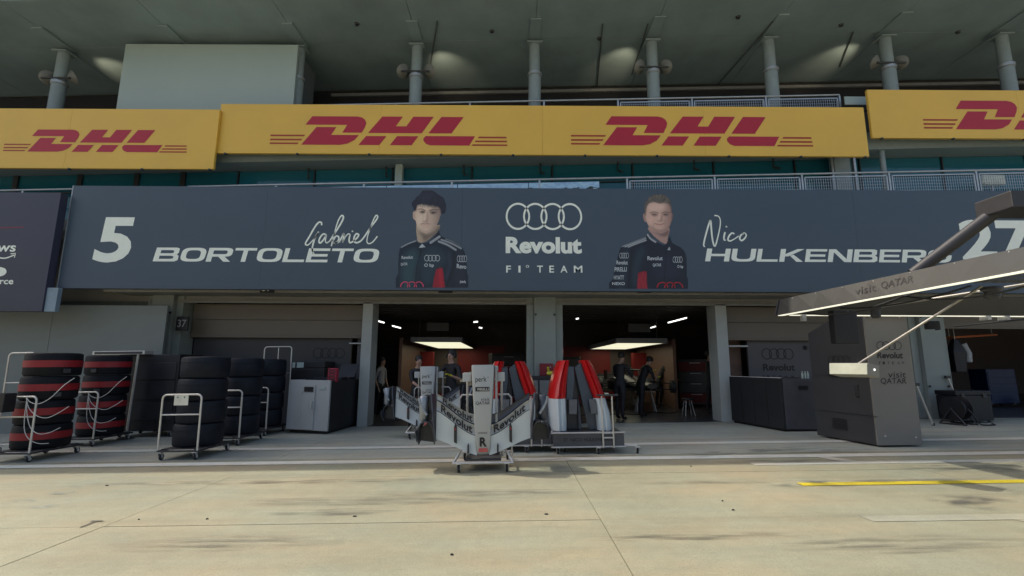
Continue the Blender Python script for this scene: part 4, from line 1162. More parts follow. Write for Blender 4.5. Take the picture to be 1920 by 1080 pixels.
def hoop(x0, x1, y, z0, z1, r=0.016, cr=0.07, lean=0.0):
    pts = [(x0, y, z0)]
    for k in range(6):
        a = math.pi - k * math.pi / 10
        pts.append((x0 + cr + cr * math.cos(a), y + lean, z1 - cr + cr * math.sin(a)))
    for k in range(6):
        a = math.pi / 2 - k * math.pi / 10
        pts.append((x1 - cr + cr * math.cos(a), y + lean, z1 - cr + cr * math.sin(a)))
    pts.append((x1, y, z0))
    return MB().tube(pts, r, 10)
def tyre_trolley(label, loc, tall=False, tag=False, rz=0.0):
    t = thing('tyre_trolley', label, 'trolley', loc, rz, True, 'tyre trolleys beside the garages')
    hw, d = 0.32, 0.98
    base = MB()
    for x in (-hw, hw): base.bar((x, -d / 2, 0.145), (x, d / 2, 0.145), 0.035, 0.03)
    for y in (-d / 2, 0.0, d / 2): base.bar((-hw, y, 0.146), (hw, y, 0.146), 0.035, 0.026)
    part('base_frame', base, M_dtube, t)
    part('deck', MB().box(-hw + 0.02, hw - 0.02, -d / 2 + 0.05, d / 2 - 0.05, 0.162, 0.172), M_dtube, t)
    part('push_handle', hoop(-hw, hw, -d / 2, 0.15, 1.04), M_tube, t, smooth=True)
    part('cross_bar', MB().tube([(-hw + 0.01, -d / 2, 0.72), (hw - 0.01, -d / 2, 0.72)], 0.013, 8), M_tube, t, smooth=True)
    if tall:
        part('rear_hoop', hoop(-hw, hw + 0.02, d / 2, 0.15, 1.98, 0.015), M_tube, t, smooth=True)
        part('cross_bar', MB().tube([(-hw, d / 2, 1.34), (hw, d / 2, 1.34)], 0.012, 8), M_tube, t, smooth=True)
        part('rear_post', MB().tube([(0.02, d / 2, 0.15), (0.02, d / 2, 1.96)], 0.012, 8), M_tube, t, smooth=True)
    if tag:
        p = part('tag_plate', MB().box(-0.115, 0.115, -d / 2 - 0.022, -d / 2 - 0.018, 0.87, 1.045), mat('cream_tag', (0.72, 0.70, 0.58), 0.5), t)
        for x in (-0.06, 0.05): part('rivet', MB().lathe([(0.012, 0), (0.008, -0.006)], 10, 'y', (x, -d / 2 - 0.022, 1.0)), M_dtube, p)
    for x in (-hw + 0.03, hw - 0.05):
        for y in (-d / 2 + 0.02, d / 2 - 0.08): caster(t, x, y)
    return t
def tyre(label, loc, m, band, group, R=0.375, Wd=0.372, rz=0.0):
    t = thing('tyre', label, 'tyre', loc, rz, True, group)
    e = 0.024
    prof = [(0.21, 0.003), (R - e - 0.03, 0.001), (R - e, 0.003), (R - 0.012, e * 0.6), (R, e * 1.4), (R + 0.006, Wd / 2), (R, Wd - e * 1.4), (R - 0.012, Wd - e * 0.6), (R - e, Wd - 0.006), (R - e - 0.03, Wd - 0.001), (0.21, Wd - 0.003)]
    part('blanket', MB().lathe(prof, 44), m, t, smooth=True)
    if band:
        zb = Wd * 0.38
        part('red_band', MB().lathe([(R - 0.02, zb - 0.001), (R + 0.009, zb), (R + 0.010, zb + 0.115), (R - 0.02, zb + 0.116)], 44), M_band, t, smooth=True)
        part('strap_tab', MB().box(R - 0.01, R + 0.025, -0.05, 0.05, zb - 0.10, zb - 0.03), M_dtube, t, bev=0.006)
    else:
        part('seam_strap', MB().lathe([(R - 0.03, Wd * 0.70), (R + 0.008, Wd * 0.71), (R + 0.008, Wd * 0.74), (R - 0.03, Wd * 0.75)], 44), m, t, smooth=True)
    return t
ORD = ['lowest', 'second lowest', 'second highest', 'top']
def stack(where, x, y, m, band, group, wd=0.372, R=0.375):
    for k in range(4):
        dx, dy = random.uniform(-0.012, 0.012), random.uniform(-0.012, 0.012)
        tyre('%s tyre %s' % (ORD[k], where), (x + dx, y + dy, gz(x + dx) + 0.176 + k * (wd + 0.002)), m, band, group, R, wd, random.uniform(0, 6))
rows = [
    (-5.40, 8.63, False, True, M_bblue, 'in the navy stack on the trolley with the cream tag', 'navy tyre trolley with a cream tag on its handle', False),
    (-5.52, 10.06, False, False, M_bblue, 'in the navy stack behind the trolley with the cream tag', 'navy tyre trolley standing between the tagged trolley and the one with the tall hoop', False),
    (-5.66, 11.36, True, False, M_bblue, 'in the dark stack beside the grey cabinet', 'tyre trolley with a tall rear hoop next to the grey cabinet', False),
    (-8.08, 8.60, False, False, M_blanket, 'in the front stack of blankets with red bands', 'tyre trolley under the front stack with red bands', True),
    (-8.42, 10.20, False, False, M_blanket, 'in the rear stack of blankets with red bands', 'tyre trolley under the rear stack with red bands', True)]
for x, y, tall, tag, m, w, lab, band in rows:
    tyre_trolley(lab, (x, y, gz(x)), tall, tag)
    if band: stack(w, x, y + 0.03, m, True, 'tyres in heated blankets with red bands', 0.396, 0.385)
    else: stack(w, x, y + 0.03, m, False, 'tyres in navy blankets')
# loose tall frame, power box and cables around the red banded tyres
t = thing('hoop_trolley', 'empty tall hoop trolley on casters at the picture edge behind the red banded tyres', 'trolley', (-9.15, 9.35, gz(-9.15)), 0, True)
part('front_hoop', hoop(-0.24, 0.24, -0.2, 0.13, 1.80), M_tube, t, smooth=True)
part('rear_hoop', hoop(-0.24, 0.24, 0.2, 0.13, 1.80), M_tube, t, smooth=True)
for z in (0.15, 1.25):
    part('side_bar', MB().tube([(-0.24, -0.2, z), (-0.24, 0.2, z), (0.24, 0.2, z), (0.24, -0.2, z), (-0.24, -0.2, z)], 0.012, 8), M_tube, t)
for x in (-0.22, 0.22):
    for y in (-0.2, 0.14): caster(t, x, y)
t = thing('power_box', 'black blanket power box hung on the handle of the front red banded trolley', 'power box', (-8.28, 8.02, gz(-8.28) + 0.80))
part('case', MB().box(-8.55, -8.06, 7.86, 8.06, 0.66, 0.96), M_black, t, world=True, bev=0.012)
part('socket_plate', MB().box(-8.50, -8.12, 7.852, 7.862, 0.69, 0.77), M_dtube, t, world=True)
for k in range(5):
    x = -8.48 + k * 0.08
    part('plug_lead', MB().tube(smooth_line([(x, 7.85, 0.73), (x - 0.05, 7.80, 0.62), (x - 0.16, 7.80, 0.60), (x - 0.30, 7.84, 0.70)], 5), 0.008, 6), M_cable, t, world=True, smooth=True)
def cable(label, pts, grp):
    single('power_cable', MB().tube(smooth_line(pts, 8), 0.0055, 6), M_cable, label, 'cable', grp, smooth=True)
for x0, y0, who in ((-7.72, 8.08, 'front'), (-8.10, 9.68, 'rear')):
    z0 = gz(x0)
    h = 1.02 + z0
    loops = [[(-0.17, 1.03), (-0.10, 0.96), (0.04, 0.93), (0.20, 1.02), (0.34, 1.22), (0.42, 1.34)],
             [(-0.17, 1.02), (-0.10, 0.86), (0.05, 0.74), (0.20, 0.71), (0.32, 0.78), (0.40, 0.88)],
             [(-0.16, 1.01), (-0.12, 0.78), (-0.03, 0.56), (0.10, 0.46), (0.22, 0.47), (0.31, 0.54)],
             [(-0.16, 1.00), (-0.15, 0.72), (-0.11, 0.50), (-0.03, 0.37), (0.08, 0.30), (0.16, 0.29)]]
    names = ['highest', 'second highest', 'second lowest', 'lowest']
    for lp, nm in zip(loops, names):
        n = len(lp)
        pts = [(x0 + dx, y0 - 0.035 + 0.16 * max(0.0, (q - 2) / (n - 3)) ** 2, zz + z0) for q, (dx, zz) in enumerate(lp)]
        cable('%s white cable looping from the handle to the %s red banded stack' % (nm, who), pts, 'cables of the red banded tyres')
# dark tool cart with silver tray and pole, against the pale board
t = thing('equipment_cart', 'tall dark equipment cart with a silver tray on top, between red banded and navy tyres', 'cart', (-8.15, 11.35, gz(-8.15)), 0, True)
part('body', MB().box(-0.62, 0.75, -0.42, 0.42, 0.14, 1.80), M_black, t, bev=0.02)
for z in (0.55, 1.0, 1.42): part('drawer_front', MB().box(-0.56, 0.70, -0.436, -0.418, z - 0.17, z + 0.2), mat('dark_drawer', (0.022, 0.023, 0.028), 0.4), t, bev=0.006)
part('silver_tray', MB().box(-1.05, 0.10, -0.62, -0.35, 1.80, 1.88), M_tube, t, bev=0.008)
part('tray_inset', MB().box(-1.0, 0.05, -0.628, -0.60, 1.815, 1.865), M_dtube, t)
part('pole', MB().tube([(-0.15, -0.56, 0.02), (-0.08, -0.56, 1.8)], 0.024, 10), M_tube, t, smooth=True)
part('pole_foot', MB().lathe([(0.16, 0.0), (0.16, 0.02), (0.04, 0.05)], 18, 'z', (-0.15, -0.56, 0)), M_dtube, t, smooth=True)
for x in (-0.5, 0.62):
    for y in (-0.34, 0.28): caster(t, x, y)
# flight cases behind the grey cabinet
t = thing('flight_case', 'dark flight case with two white stickers behind the navy tyres', 'case', (-4.95, 12.35, gz(-4.95)), 0, True)
part('body', MB().box(-0.5, 0.35, -0.25, 0.45, 0.08, 1.45), M_black, t, bev=0.02)
part('lid', MB().box(-0.51, 0.36, -0.26, 0.46, 1.455, 1.62), M_black, t, bev=0.02)
for x0, x1 in ((-0.44, -0.37), (-0.33, -0.16)): part('sticker', MB().box(x0, x1, -0.266, -0.261, 1.47, 1.60), M_white, t)
for x in (-0.4, 0.25):
    for y in (-0.15, 0.32): caster(t, x, y, h=0.085, r=0.035)

# ================================================================== GREY CABINET
A = G(535, 812); B = G(613, 815); D = G(686, 793)
A.z = gz(A.x); B.z = gz(B.x)
bn = thing('work_cabinet', 'pale grey cabinet with a slotted door and dark flank, open topped', 'cabinet', (A.x, A.y, gz(A.x)))
M_cab = mat('pale_cabinet_grey', (0.42, 0.435, 0.43), 0.5, var=0.05, scale=1.2)
M_cabd = mat('dark_cabinet_flank', (0.022, 0.021, 0.022), 0.5, var=0.1, scale=1.5)
u = (B - A); w = (D - B); u.z = 0; w.z = 0; w = w * 0.92
ZT = 1.10
def cabpt(a, c, z): 
    p = A + u * a + w * c
    return Vector((p.x, p.y, z))
def slab4(a0, a1, c0, c1, z0, z1):
    mb = MB()
    mb.loft([[cabpt(a0, c0, z0), cabpt(a1, c0, z0), cabpt(a1, c1, z0), cabpt(a0, c1, z0)], [cabpt(a0, c0, z1), cabpt(a1, c0, z1), cabpt(a1, c1, z1), cabpt(a0, c1, z1)]])
    return mb
Z0 = gz(-4.6) + 0.02
part('front_panel', slab4(0, 1, 0, 0.03, Z0 + 0.06, ZT), M_cab, bn, world=True, bev=0.006)
part('rear_panel', slab4(0, 1, 0.97, 1, Z0 + 0.06, ZT), M_cabd, bn, world=True, bev=0.006)
part('side_panel', slab4(0.98, 1.003, 0.032, 0.968, Z0 + 0.06, ZT - 0.004), M_cabd, bn, world=True, bev=0.004)
part('side_panel', slab4(-0.003, 0.02, 0.032, 0.968, Z0 + 0.06, ZT - 0.004), M_cab, bn, world=True, bev=0.004)
part('worktop', slab4(0.022, 0.978, 0.034, 0.966, ZT - 0.10, ZT - 0.05), mat('steel_worktop', (0.4, 0.41, 0.42), 0.35, metal=0.5), bn, world=True)
part('plinth', slab4(0.05, 0.95, 0.05, 0.95, Z0 - 0.015, Z0 + 0.06), M_black, bn, world=True)
dr = part('door', slab4(0.35, 0.66, -0.012, -0.001, Z0 + 0.08, ZT - 0.10), M_cab, bn, world=True, bev=0.004)
part('slot', slab4(0.40, 0.62, -0.018, -0.0125, ZT - 0.26, ZT - 0.15), M_black, dr, world=True)
part('door_handle', slab4(0.60, 0.625, -0.04, -0.0125, ZT - 0.62, ZT - 0.46), M_zinc, dr, world=True)
for zz in (0.30, 0.80): part('hinge', slab4(0.335, 0.352, -0.022, -0.002, zz, zz + 0.07), M_zinc, bn, world=True)
part('asset_sticker', slab4(0.76, 0.90, -0.006, -0.0012, ZT - 0.2, ZT - 0.14), M_white, bn, world=True)
for a_, z_ in ((0.04, ZT - 0.04), (0.96, ZT - 0.04), (0.04, 0.12), (0.96, 0.12)): part('screw', slab4(a_ - 0.008, a_ + 0.008, -0.006, -0.0005, z_ - 0.008, z_ + 0.008), M_zinc, bn, world=True)
t = thing('cooling_fan', 'small red cooling fan with black lattice standing on the grey cabinet', 'fan', tuple(cabpt(0.93, 0.10, ZT - 0.05)))
p0 = cabpt(0.93, 0.10, 0)
fan = MB(); fan.box(p0.x - 0.10, p0.x + 0.10, p0.y, p0.y + 0.16, ZT - 0.049, ZT + 0.27)
part('housing', fan, mat('fan_red', (0.38, 0.02, 0.05), 0.45), t, world=True, bev=0.015)
lat = MB()
for k in range(4):
    z = ZT + 0.0 + k * 0.065
    lat.bar((p0.x - 0.08, p0.y - 0.006, z), (p0.x + 0.08, p0.y - 0.006, z + 0.06), 0.012, 0.014)
    lat.bar((p0.x + 0.08, p0.y - 0.0075, z), (p0.x - 0.08, p0.y - 0.0075, z + 0.06), 0.012, 0.014)
part('lattice', lat, M_black, t, world=True)
t = thing('tool_tray', 'black tray with a tilted screen on the far end of the grey cabinet', 'tray', tuple(cabpt(0.6, 0.5, ZT - 0.05)))
p0 = cabpt(0.55, 0.45, ZT - 0.049)
part('tray', MB().box(p0.x - 0.35, p0.x + 0.35, p0.y - 0.2, p0.y + 0.2, p0.z, p0.z + 0.10), M_black, t, world=True, bev=0.01)
part('screen', MB().prism([(p0.x + 0.20, p0.y - 0.1, p0.z + 0.10), (p0.x + 0.62, p0.y - 0.1, p0.z + 0.10), (p0.x + 0.66, p0.y + 0.05, p0.z + 0.42), (p0.x + 0.24, p0.y + 0.05, p0.z + 0.42)], (0, 0.03, 0.0)), M_black, t, world=True)

# ================================================================== NOSE CONE TROLLEYS
M_silver = mat('silver_race_paint', (0.40, 0.415, 0.41), 0.36, metal=0.25, var=0.03, scale=3, coat=0.2, rv=0.02)
M_pearl = mat('pearl_white_paint', (0.60, 0.635, 0.61), 0.33, var=0.03, scale=3, coat=0.3, rv=0.02)
M_carbon = mat('carbon_fibre', (0.015, 0.017, 0.023), 0.42, var=0.2, scale=30, coat=0.15, rv=0.04)
M_slatec = mat('slate_carbon', (0.045, 0.052, 0.070), 0.42, var=0.1, scale=8, coat=0.1, rv=0.03)
M_foil = mat('foil_guard', (0.30, 0.32, 0.34), 0.38, metal=0.6, var=0.15, scale=14)
def nose_trolley(label, loc):
    t = thing('front_wing_assembly', label, 'front wing', loc, 0, True, 'race car nose cones with front wings')
    YF = -0.42
    # nose: tip down, upper face to the lane
    ringsL = []
    for z, hw, dp, yo in ((0.215, 0.055, 0.07, 0.045), (0.235, 0.085, 0.11, 0.022), (0.29, 0.100, 0.15, 0.008), (0.45, 0.108, 0.19, 0.002), (0.70, 0.122, 0.24, 0.0), (0.98, 0.138, 0.29, 0.006), (1.25, 0.155, 0.34, 0.022), (1.40, 0.163, 0.36, 0.034), (1.455, 0.163, 0.365, 0.04)):
        f = YF + yo; b_ = f + dp; c_ = hw * 0.20
        ringsL.append([(-hw + c_, f, z), (hw - c_, f, z), (hw - c_ * 0.3, f + c_ * 0.35, z), (hw, f + c_, z), (hw * 1.02, b_ - c_, z), (hw - c_, b_, z), (-hw + c_, b_, z), (-hw * 1.02, b_ - c_, z), (-hw, f + c_, z), (-hw + c_ * 0.3, f + c_ * 0.35, z)])
    ns = part('nose_cone', MB().loft(ringsL), M_silver, t, smooth=True, bev=0.0)
    def face_y(z): return YF + (0.0 if z < 0.75 else 0.04 * ((z - 0.7) / 0.75) ** 1.5) - 0.004
    def nw(body, u0, u1, z0, z1, m=M_ink, bold=0.02, name='lettering'):
        part(name, lettering(MB(), body, (u0, face_y((z0 + z1) / 2) - 0.002, z0), (u1 - u0, 0, 0), (0, (z1 - z0) * 0.05 if z0 > 0.8 else 0, z1 - z0), bold), m, ns)
    nw('perk', -0.105, 0.055, 1.195, 1.29, bold=0.01); nw('+', 0.065, 0.085, 1.27, 1.29)
    part('logo_bar', MB().box(-0.105, 0.095, face_y(1.12) - 0.006, face_y(1.12) + 0.02, 1.085, 1.145), M_ink, ns)
    part('lettering', lettering(MB(), 'PIRELLI', (-0.075, face_y(1.12) - 0.009, 1.095), (0.16, 0, 0), (0, 0, 0.036), 0.03), M_silver, ns)
    nw('visit', -0.03, 0.10, 0.955, 0.995, bold=0.0); nw('QATAR', -0.10, 0.10, 0.895, 0.945, bold=0.01)
    nw('ADVANTAGE', -0.07, 0.06, 0.505, 0.53, bold=0.0)
    nw('R', -0.045, 0.055, 0.335, 0.46, bold=0.04)
    part('red_plate', MB().box(-0.06, 0.065, YF - 0.002, YF + 0.02, 0.262, 0.312), mat('coral_print', (0.55, 0.10, 0.09), 0.45), ns, bev=0.004)
    part('lower_guard', MB().box(0.172, 0.205, YF + 0.09, YF + 0.14, 0.55, 1.42), M_foil, t, bev=0.006)
    part('upper_strap', MB().box(0.168, 0.215, YF + 0.10, YF + 0.3, 1.36, 1.44), M_foil, t, bev=0.006)
    # wing planes on either side
    def s(u):
        t_ = max(0.0, min(1.0, (u - 0.08) / 0.58))
        return 0.65 * t_ + 0.35 * t_ * t_ * (3 - 2 * t_)
    zl = lambda u: 0.215 + 0.215 * s(u) ** 1.05
    zm = lambda u: 0.465 + 0.35 * s(u) ** 1.25
    f1 = lambda u: 0.615 + 0.345 * s(u) ** 1.3
    f2 = lambda u: 0.76 + 0.295 * s(u) ** 1.4
    def plane(sd, lo, hi, y0, cur, u0, u1, th=0.014, nu=14, nc=6):
        front = []; back_ = []
        for i in range(nu + 1):
            uu = u0 + (u1 - u0) * i / nu
            rf_, rb = [], []
            for k in range(nc + 1):
                c = k / nc
                z = lo(uu) + (hi(uu) - lo(uu)) * c
                y = y0 + 0.05 * c - cur * c * c + 0.05 * s(uu)
                rf_.append((sd * uu, y, z)); rb.append((sd * uu, y + th * (1.2 - 0.7 * c), z - 0.004))
            front.append(rf_); back_.append(rb)
        ringl = [f + b_[::-1] for f, b_ in zip(front, back_)]
        return MB().loft(ringl)
    for sd in (-1, 1):
        part('main_plane', plane(sd, zl, zm, YF + 0.03, 0.02, 0.085, 0.665), M_pearl, t, smooth=True)
        fl = part('flap', plane(sd, lambda u: zm(u) + 0.012, f1, YF + 0.055, 0.05, 0.10, 0.665), M_silver, t, smooth=True)
        part('flap', plane(sd, lambda u: f1(u) + 0.014, f2, YF + 0.085, 0.06, 0.12, 0.66), M_silver if sd < 0 else M_slatec, t, smooth=True)
        part('slot_seal', plane(sd, lambda u: zm(u) - 0.006, lambda u: zm(u) + 0.011, YF + 0.062, 0.0, 0.10, 0.665), M_carbon, t)
        part('slot_seal', plane(sd, lambda u: f1(u) - 0.004, lambda u: f1(u) + 0.013, YF + 0.058, 0.0, 0.12, 0.66), M_carbon, t)
        # lettering follows the rise of the flap
        def along(body, lo, hi, ua, ub, yy, m=M_ink):
            vs, fs = TXT.setdefault((body, 0.03, 0.0, 1.0), text_pts(body, 0.03))
            pts = []
            for a, b_ in vs:
                uu = ua + (ub - ua) * (a if sd > 0 else 1 - a)
                # steep slopes: keep letter height by mapping to the band
                lo_, hi_ = lo(uu), hi(uu)
                pts.append((sd * uu, yy + 0.05 * s(uu), lo_ + (hi_ - lo_) * (0.10 + 0.8 * b_)))
            mb = MB(); mb.add(pts, fs)
            part('lettering', mb, m, fl)
        along('Revolut', lambda u: zm(u) + 0.012, f1, 0.15, 0.60, YF + 0.040)
        if sd < 0: along('Revolut', lambda u: f1(u) + 0.014, f2, 0.15, 0.58, YF + 0.068)
        # flap adjuster and strakes
        part('adjuster', MB().prism([(sd * 0.385 - 0.016, YF - 0.01, 0.40), (sd * 0.385 + 0.022, YF - 0.01, 0.38), (sd * 0.385 + 0.022, YF - 0.01, 0.60), (sd * 0.385, YF - 0.01, 0.66), (sd * 0.385 - 0.018, YF - 0.01, 0.60)], (0, 0.055, 0)), M_carbon, t)
        part('adjuster_tip', MB().box(sd * 0.385 - 0.012, sd * 0.385 + 0.014, YF - 0.016, YF - 0.008, 0.56, 0.59), M_band, t)
        part('strake', MB().prism([(sd * 0.205 - 0.010, YF - 0.02, 0.245), (sd * 0.205 + 0.012, YF - 0.02, 0.25), (sd * 0.205 + 0.012, YF - 0.02, 0.35), (sd * 0.205, YF - 0.02, 0.38), (sd * 0.205 - 0.010, YF - 0.02, 0.35)], (0, 0.06, 0)), M_carbon, t)
        # endplate with foot plate and dive plane
        ep = MB().prism([(sd * 0.668, YF + 0.02, 0.42), (sd * 0.672, YF + 0.50, 0.50), (sd * 0.735, YF + 0.52, 1.02), (sd * 0.735, YF + 0.10, 1.06), (sd * 0.70, YF + 0.01, 0.80)], (sd * 0.016, 0, 0))
        e = part('endplate', ep, M_slatec, t, bev=0.003)
        part('side_skirt', MB().prism([(sd * 0.925, YF + 0.06, 0.40), (sd * 0.93, YF + 0.45, 0.42), (sd * 0.945, YF + 0.5, 0.60), (sd * 0.945, YF + 0.03, 0.55)], (sd * 0.012, 0, 0)), M_slatec, e)
        def arch(q, r):
            return [(sd * (0.815 + (0.125 - r) * math.copysign(abs(math.cos(a)) ** 0.75, math.cos(a))), YF + 0.04 + 0.40 * q + 0.10 * (1 - math.sin(a)) * (1 - q), 0.43 + 0.05 * q + (0.25 - 0.06 * q - r) * max(-0.35, math.sin(a))) for a in [math.radians(-25 + 230 * k / 16) for k in range(17)]]
        part('under_tray', MB().loft([arch(q, 0.0) + arch(q, 0.016)[::-1] for q in (0, 0.15, 0.4, 0.7, 1.0)]), M_slatec, e, smooth=True)
        part('tunnel_core', MB().loft([[(sd * 0.70, YF + yy, 0.37), (sd * 0.925, YF + yy, 0.40), (sd * 0.915, YF + yy, 0.56), (sd * 0.82, YF + yy, 0.63), (sd * 0.71, YF + yy, 0.57)] for yy in (0.22, 0.42)]), M_carbon, e)
        part('upper_vane', MB().prism([(sd * 0.74, YF + 0.16, 0.68), (sd * 0.90, YF + 0.20, 0.66), (sd * 0.925, YF + 0.22, 0.98), (sd * 0.83, YF + 0.18, 1.04), (sd * 0.745, YF + 0.15, 1.04)], (0, 0.02, 0)), M_carbon, e, bev=0.003)
        cv = [(sd * (0.80 + 0.12 * math.sin(a)), YF + 0.10 + 0.02 * a, 0.76 + 0.17 * a) for a in (0, 0.35, 0.7, 1.05, 1.4)]
        part('dive_plane', MB().tube(cv, 0.022, 8), M_foil, e, smooth=True)
        part('foil_wrap', MB().lathe([(0.05, 0.68), (0.062, 0.72), (0.062, 1.0), (0.05, 1.02)], 14, 'z', (sd * 0.86, YF + 0.16, 0)), M_foil if sd < 0 else M_slatec, e, smooth=True)
    # trolley
    fr = MB()
    for x in (-0.40, 0.40): fr.tube([(x, -0.46, 0.125), (x, 0.46, 0.125)], 0.016, 10)
    for y in (-0.46, 0.46): fr.tube([(-0.42, y, 0.125), (0.42, y, 0.125)], 0.016, 10)
    part('base_frame', fr, M_tube, t, smooth=True)
    sp = MB()
    for sd in (-1, 1):
        sp.tube([(sd * 0.30, -0.30, 0.30), (sd * 0.41, -0.44, 0.13)], 0.013, 8)
        sp.tube([(sd * 0.26, 0.05, 0.125), (sd * 0.26, 0.05, 1.30)], 0.016, 8)
        sp.tube([(sd * 0.40, 0.30, 0.125), (sd * 0.40, 0.30, 0.95), (sd * 0.36, 0.30, 1.0), (sd * 0.20, 0.30, 1.0)], 0.014, 8)
    sp.tube([(-0.26, 0.05, 1.24), (0.26, 0.05, 1.24)], 0.014, 8)
    part('upright', sp, M_tube, t, smooth=True)
    for sd in (-1, 1):
        part('clamp_block', MB().box(sd * 0.18 if sd > 0 else -0.30, 0.31 if sd > 0 else -0.18, YF + 0.16, YF + 0.32, 1.215, 1.345), mat('clamp_grey', (0.40, 0.42, 0.42), 0.45), t, bev=0.012)
    part('chassis_plate', MB().box(-0.22, 0.22, -0.02, 0.10, 0.128, 0.20), M_dtube, t)
    part('cross_tray', MB().box(-0.25, 0.25, -0.40, -0.02, 0.14, 0.165), M_dtube, t)
    for x in (-0.33, 0.33):
        for y in (-0.48, 0.40): caster(t, x, y, r=0.06, h=0.13)
    return t
nose1 = nose_trolley('front wing and nose cone on a trolley at the edge of the sunlit concrete', (-0.385, 7.38, gz(-0.385)))
clone(nose1, 'front wing and nose cone on a trolley standing further back by the open garage', (-1.73, 10.62, gz(-1.73)), 0, True, 'race car nose cones with front wings')

# ================================================================== ENGINE COVER RACKS
M_rred = mat('glossy_red_paint', (0.50, 0.010, 0.012), 0.30, var=0.02, scale=2, coat=0.5, rv=0.015)
M_rwhite = mat('glossy_white_fade', (0.60, 0.67, 0.69), 0.30, var=0.03, scale=1.5, coat=0.5, rv=0.015)
M_navy = mat('navy_body_panel', (0.040, 0.056, 0.078), 0.36, var=0.12, scale=4, coat=0.3)
def cover_rack(label, loc, named):
    t = thing('bodywork_rack', label, 'bodywork', loc, 0, True, 'racks of red and white bodywork')
    def pu(px): return (px - 1092) / 106.0
    def pz(py): return 0.345 + (808 - py) * (1.52 - 0.345) / 131.0
    L_out = [(808, 1037), (780, 1035), (750, 1035), (720, 1040), (700, 1046), (685, 1052), (677, 1057)]
    L_in = [(808, 1064), (780, 1065), (750, 1065), (720, 1068), (700, 1071), (685, 1073), (677, 1074)]
    R_in = [(808, 1119), (780, 1118), (750, 1115), (720, 1106), (700, 1100), (685, 1096), (677, 1094)]
    R_out = [(808, 1147), (780, 1145), (750, 1138), (720, 1130), (700, 1123), (685, 1117), (677, 1112)]
    def lev(tab, py):
        for (y0, x0), (y1, x1) in zip(tab, tab[1:]):
            if y1 <= py <= y0:
                k = (y0 - py) / (y0 - y1); return x0 + (x1 - x0) * k
        return tab[-1][1]
    def piece(outer, inner, ya, yb, n=9):
        rl = []
        for i in range(n):
            py = ya + (yb - ya) * i / (n - 1)
            a, b_ = pu(lev(outer, py)), pu(lev(inner, py)); z = pz(py)
            w_ = b_ - a
            ysh = 0.10 * (z - 0.345)
            rl.append([(a - 0.02 * w_ / abs(w_), 0.42 + ysh * 0.2, z), (a, 0.06 + ysh, z), (a + w_ * 0.20, -0.10 + ysh, z), (a + w_ * 0.45, -0.16 + ysh, z), (a + w_ * 0.56, -0.115 + ysh, z), (a + w_ * 0.68, -0.15 + ysh, z), (a + w_ * 0.90, -0.10 + ysh, z), (b_, 0.02 + ysh, z), (b_, 0.36 + ysh * 0.2, z)])
        return MB().loft(rl)
    for o_, i_ in ((L_out, L_in), (R_out, R_in)):
        part('red_cover', piece(o_, i_, 749, 677), M_rred, t, smooth=True)
        part('white_cover', piece(o_, i_, 808, 749.4), M_rwhite, t, smooth=True)
    def pan(pts, y, th, m, name, bev=0.008):
        return part(name, MB().prism([(pu(a), y + 0.10 * (pz(b_) - 0.345) * 0.6, pz(b_)) for a, b_ in pts], (0, th, 0)), m, t, bev=bev)
    pan([(1065, 752), (1067, 715), (1070, 689), (1081, 689), (1081, 716), (1076, 752)], -0.03, 0.06, M_navy, 'inner_panel')
    pan([(1083, 692), (1086, 689), (1095, 682), (1102, 712), (1115, 752), (1118, 808), (1104, 808), (1094, 752)], 0.02, 0.06, M_navy, 'inner_panel')
    pan([(1066, 808), (1067, 752), (1081, 700), (1084, 700), (1090, 752), (1088, 808)], 0.12, 0.05, M_carbon, 'inner_panel')
    pan([(1086, 808), (1086, 770), (1088, 745), (1091, 770), (1092, 808)], 0.06, 0.03, M_slatec, 'duct_strip')
    pad1 = pan([(1068, 778), (1069, 751), (1084, 751), (1082, 778)], -0.10, 0.03, mat('grey_pad', (0.13, 0.135, 0.14), 0.6), 'grey_pad')
    pad2 = pan([(1108, 778), (1105, 751), (1117, 751), (1119, 778)], -0.10, 0.03, mat('grey_pad', (0.13, 0.135, 0.14), 0.6), 'grey_pad')
    part('name_plate', MB().box(-0.53, 0.64, -0.30, -0.275, 0.125, 0.325), mat('plate_grey', (0.085, 0.087, 0.092), 0.5), t)
    if named:
        part('lettering', lettering(MB(), '27', (-0.36, -0.304, 0.20), (0.07, 0, 0), (0, 0, 0.055), 0.01), M_ink, t)
        part('lettering', lettering(MB(), 'NICO HULKENBERG', (-0.24, -0.304, 0.20), (0.68, 0, 0), (0, 0, 0.055), 0.01), M_ink, t)
    for z in (0.112, 0.336): part('rail', MB().tube([(-0.56, -0.31, z), (0.66, -0.31, z)], 0.013, 8), M_tube, t, smooth=True)
    bs = MB(); bs.box(-0.52, 0.62, -0.26, 0.40, 0.13, 0.34)
    part('rack_base', bs, M_dtube, t, bev=0.01)
    up = MB()
    for x in (0.285, 0.455): up.tube([(x, -0.36, 0.10), (x, -0.36, 0.93)], 0.013, 8)
    for z in (0.26, 0.335): up.tube([(0.285, -0.36, z), (0.455, -0.36, z)], 0.012, 8)
    part('upright', up, M_tube, t, smooth=True)
    part('top_bar', MB().box(0.20, 0.56, -0.375, -0.345, 0.925, 0.955), M_dtube, t, bev=0.004)
    part('top_clip', MB().box(0.34, 0.40, -0.382, -0.340, 0.955, 0.975), M_white, t)
    part('outrigger', MB().tube([(0.62, -0.26, 0.125), (0.84, -0.34, 0.125)], 0.014, 8), M_tube, t)
    for x, y in ((-0.45, -0.30), (0.20, -0.36), (0.84, -0.36), (-0.45, 0.32), (0.58, 0.20)): caster(t, x, y, r=0.045, h=0.115)
    return t
rk = cover_rack('rack of tall red and white engine covers with a grey name plate', (1.22, 8.52, gz(1.22)), True)
